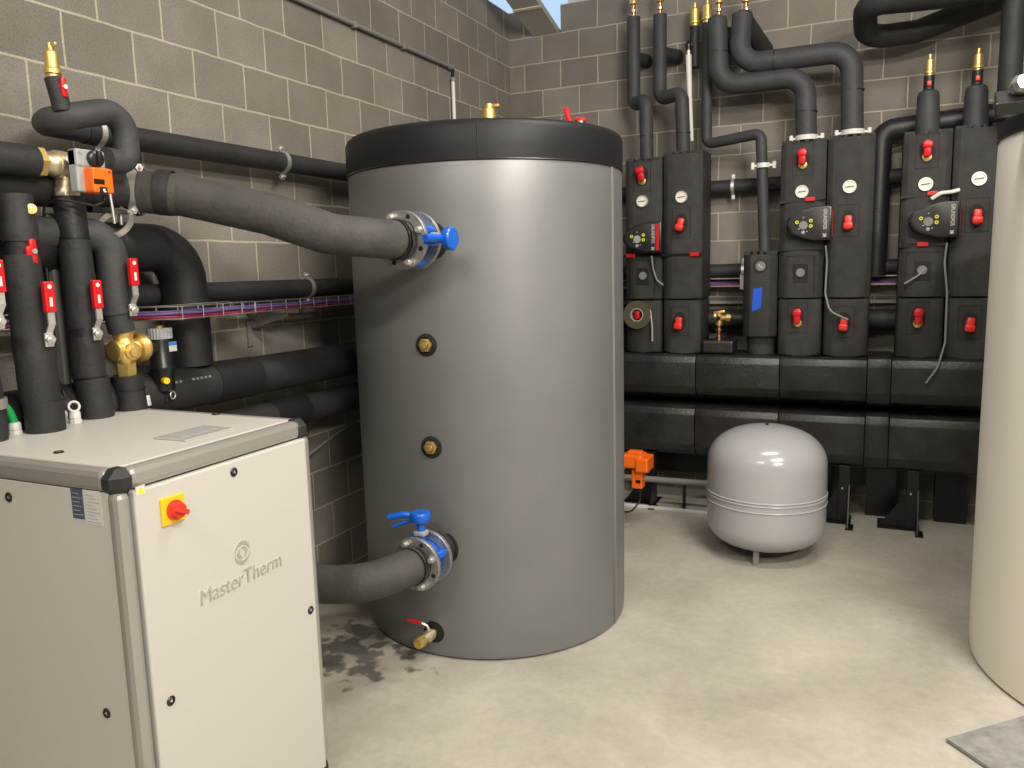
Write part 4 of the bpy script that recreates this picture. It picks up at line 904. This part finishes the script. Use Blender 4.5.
# group C stubs
for (x, lab) in ((2.92, 'foam covered stub with brass vent on the fifth station column'), (3.175, 'foam covered stub with brass vent on the sixth station column')):
    p = thing('vent_riser', lab, 'pipe', (x, -0.28, 2.46))
    MB().tube([(x+0.005, -0.28, 2.45), (x, -0.28, 2.68)], lambda u: 0.070-0.008*u, n=28, step=0.04, wob=0.015).lathe((x, -0.28, 2.675), (0, 0, 1), [(0.063, 0), (0.055, 0.03), (0.030, 0.045)], 28).build('insulation', 'foam_grey', p)
    MB().cyl((x, -0.28, 2.70), (x, -0.28, 2.80), 0.030).build('valve_neck', 'tape', p)
    MB().box((x-0.012, -0.325, 2.735), (x+0.012, -0.305, 2.765), 0.004).build('red_button', 'red_orange', p)
    vent(p, (x, -0.28, 2.795), 1.12, hook=False)
# horizontal pipes on back wall
p = pipe('black pipe elbowing down the back wall behind the right pump group', [(4.6, -0.10, 2.64), (2.665, -0.10, 2.525), (2.66, -0.10, 1.60)], 0.070, 0.09, m='tape')
p = pipe('upper horizontal black pipe on the back wall behind the stations', [(0.12, -0.085, 2.236), (4.6, -0.075, 2.236)], 0.050, None, step=0.5)
clamp(p, (1.735, -0.081, 2.236), (1, 0, 0), 0.052)
p = pipe('lower horizontal black pipe on the back wall behind the stations', [(0.12, -0.085, 1.645), (4.6, -0.075, 1.665)], 0.050, None, step=0.5)
clamp(p, (1.815, -0.081, 1.653), (1, 0, 0), 0.052)
t = thing('cable_trunking', 'thin grey cable trunking on the back wall below the lower pipe', 'trunking', (1.9, -0.06, 1.5))
MB().box((0.3, -0.11, 1.535), (4.4, -0.02, 1.54)).box((0.3, -0.11, 1.535), (4.4, -0.107, 1.550)).box((0.3, -0.11, 1.595), (4.4, -0.107, 1.603)).build('tray', 'steel', t, smooth=False)
MB().box((1.795, -0.125, 1.52), (1.845, -0.10, 1.66), 0.003).build('cover_plate', 'white', t, smooth=False)
for k, (m_, lab) in enumerate((('magenta', 'magenta cable in the back wall tray'), ('purple', 'purple cable in the back wall tray'), ('cable_red', 'red cable in the back wall tray'))):
    pts = [(x*0.3+0.35, -0.09+0.018*k+rr.uniform(-0.004, 0.004), 1.552+0.010*(k % 2)+rr.uniform(0, 0.012)) for x in range(0, 13)]
    tag(MB().tube(pts, 0.006, n=6).build('data_cable', m_), lab, 'cable')
o = MB().box((0.5, -0.05, 1.415), (4.4, -0.005, 1.437), 0.003).build('strut_rail', 'grey_metal', None, False)
tag(o, 'grey steel rail fixed across the back wall behind filling valve', 'rail')
p = pipe('black pipe along the back wall behind the brass filling valve', [(0.4, -0.10, 1.31), (4.4, -0.10, 1.31)], 0.07, None, step=0.5)
# big pipe high at the right
p = pipe('fat black pipe looping back on itself high in the right corner', [(4.9, -0.60, 3.40), (3.2, -0.60, 3.20), (2.555, -0.60, 3.19), (2.555, -0.24, 3.075), (2.84, -0.24, 3.075), (3.6, -0.22, 3.30)], lambda u: 0.100-0.032*min(1, max(0, (u-0.5)/0.12)), 0.12, m='foam', step=0.05)
p = pipe('vertical black pipe at the right edge above the cream tank', [(3.31, -0.55, 3.16), (3.31, -0.55, 2.47)], 0.06, None, m='foam')
# low pipes
p = thing('steel_pipe', 'thin grey steel pipe running low behind the expansion vessel', 'pipe', (1.2, -0.3, 0.16))
MB().cyl((0.9, -0.55, 0.20), (2.3, -0.50, 0.20), 0.022).build('tube', 'grey_metal', p)
for x_ in (1.5, 2.2): MB().box((x_-0.01, -0.535, 0.0), (x_+0.01, -0.515, 0.185)).build('pipe_foot', 'black_steel', p, smooth=False)
o = MB().box((0.6, -0.60, 0.0), (1.95, -0.575, 0.020), 0.003).build('floor_conduit', 'white', None, False)
tag(o, 'pale conduit strip lying on the floor beneath the manifold', 'conduit')
t = thing('valve_actuator', 'bright orange actuator peeking out low behind the grey tank', 'actuator', (1.35, -1.05, 0.27))
MB().box((1.225, -1.12, 0.42), (1.36, -0.98, 0.51), 0.015).build('housing', 'orange', t, smooth=False)
MB().box((1.315, -1.13, 0.40), (1.40, -0.97, 0.495), 0.012).build('cover', 'orange', t, smooth=False)
MB().box((1.25, -1.07, 0.505), (1.34, -1.01, 0.525), 0.008).build('top_cap', 'orange', t, smooth=False)
MB().box((1.285, -1.10, 0.285), (1.355, -1.02, 0.41), 0.008).build('lower_block', 'orange', t, smooth=False)
MB().box((1.315, -1.104, 0.325), (1.345, -1.099, 0.345)).build('slot', 'black', t, smooth=False)
MB().box((1.17, -1.08, 0.40), (1.235, -1.0, 0.50), 0.006).cyl((1.10, -1.04, 0.46), (1.19, -1.04, 0.46), 0.03).build('bracket', 'steel', t, smooth=False)
MB().tube([(1.33, -1.06, 0.29), (1.335, -1.07, 0.20), (1.28, -1.12, 0.12), (1.15, -1.10, 0.15)], 0.006, rad=0.06, n=8).build('cable', 'cable_black', t)
p = pipe('dark pipe behind the grey tank that carries the orange actuator', [(1.10, -1.04, 0.0), (1.10, -1.04, 0.46), (0.5, -1.0, 0.46)], 0.05, 0.08)

# ================================================================ EXPANSION VESSEL
vx, vy, vr = 2.128, -1.20, 0.335
t = thing('expansion_vessel', 'glossy light grey round expansion vessel standing on the floor', 'expansion vessel', (vx, vy, 0))
prof = []
zb, zt = 0.050, 0.772
def superarc(r, h, n, p=2.4): return [(r*math.cos(a_)**(2/p), h*math.sin(a_)**(2/p)) for a_ in [PI/2*k/n for k in range(n+1)]]
low = superarc(vr, 0.17, 14, 2.5); hi = superarc(vr, 0.225, 16, 2.25)
prof += [(max(r_, 0.001), zb+0.17-h_) for r_, h_ in reversed(low)]
prof += [(vr+0.001, 0.34), (vr+0.001, 0.40)]
prof += [(max(r_, 0.001), zt-0.225+h_) for r_, h_ in hi]
MB().lathe((vx, vy, 0), (0, 0, 1), prof, 72).build('vessel_body', 'vessel', t, angle=60)
for z_ in (0.338, 0.375, 0.392): MB().torus((vx, vy, z_), (0, 0, 1), vr+0.001, 0.0052, 72, 8).build('weld_ring', 'vessel_rib', t)
MB().cyl((vx, vy, zt-0.008), (vx, vy, zt+0.012), 0.008, n=12).build('air_plug', 'dark', t)
for k in range(3):
    a_ = math.radians(-95+120*k); c_ = Vector((vx+0.22*math.cos(a_), vy+0.22*math.sin(a_), 0))
    MB().box((c_.x-0.016, c_.y-0.016, 0.0), (c_.x+0.016, c_.y+0.016, 0.12), 0.004).build('foot', 'grey_metal', t, smooth=False)

# ================================================================ RIGHT TANK
RC = (3.918, -2.11)
t2 = buffer_tank(RC, 0.810, 2.245, 2.168, 'jacket_cream', 'tall cream jacketed cylindrical tank cropped by the right edge of the photo', 0)
t = thing('flanged_valve', 'dark valve with angled actuator box on top of the cream tank', 'valve', (3.30, -2.35, 2.24))
MB().lathe((3.32, -2.35, 2.20), (0.0, -0.15, 1), [(0.16, 0), (0.165, 0.025), (0.13, 0.05), (0.08, 0.065), (0.06, 0.09)], 28).build('valve_neck', 'black', t)
MB().obox((3.165, -2.46, 2.258), (1, 0.1, 0.02), (0, 1, 0.9), (0, -0.9, 1), (0.24, 0.085, 0.05), 0.006).build('mounting_box', 'black', t, smooth=False)
MB().lathe((3.125, -2.50, 2.312), (0.3, -1, 0.2), [(0.012, -0.03), (0.034, -0.03), (0.036, 0.0), (0.028, 0.02), (0.001, 0.022)], 7).build('clamp_head', 'steel', t, smooth=False)
MB().cyl((3.19, -2.52, 2.25), (3.19, -2.535, 2.25), 0.014, n=8).build('screw_head', 'chrome', t)
# ================================================================ BOARD on floor
o = MB().prism([(2.966, -2.924, 0.004), (3.40, -2.50, 0.004), (3.75, -3.10, 0.004), (3.28, -3.27, 0.004)], (0, 0, 0.014), 0.002).build('loose_board', 'board', None, False)
tag(o, 'loose dusty grey board lying on the floor in front of the cream tank', 'board')
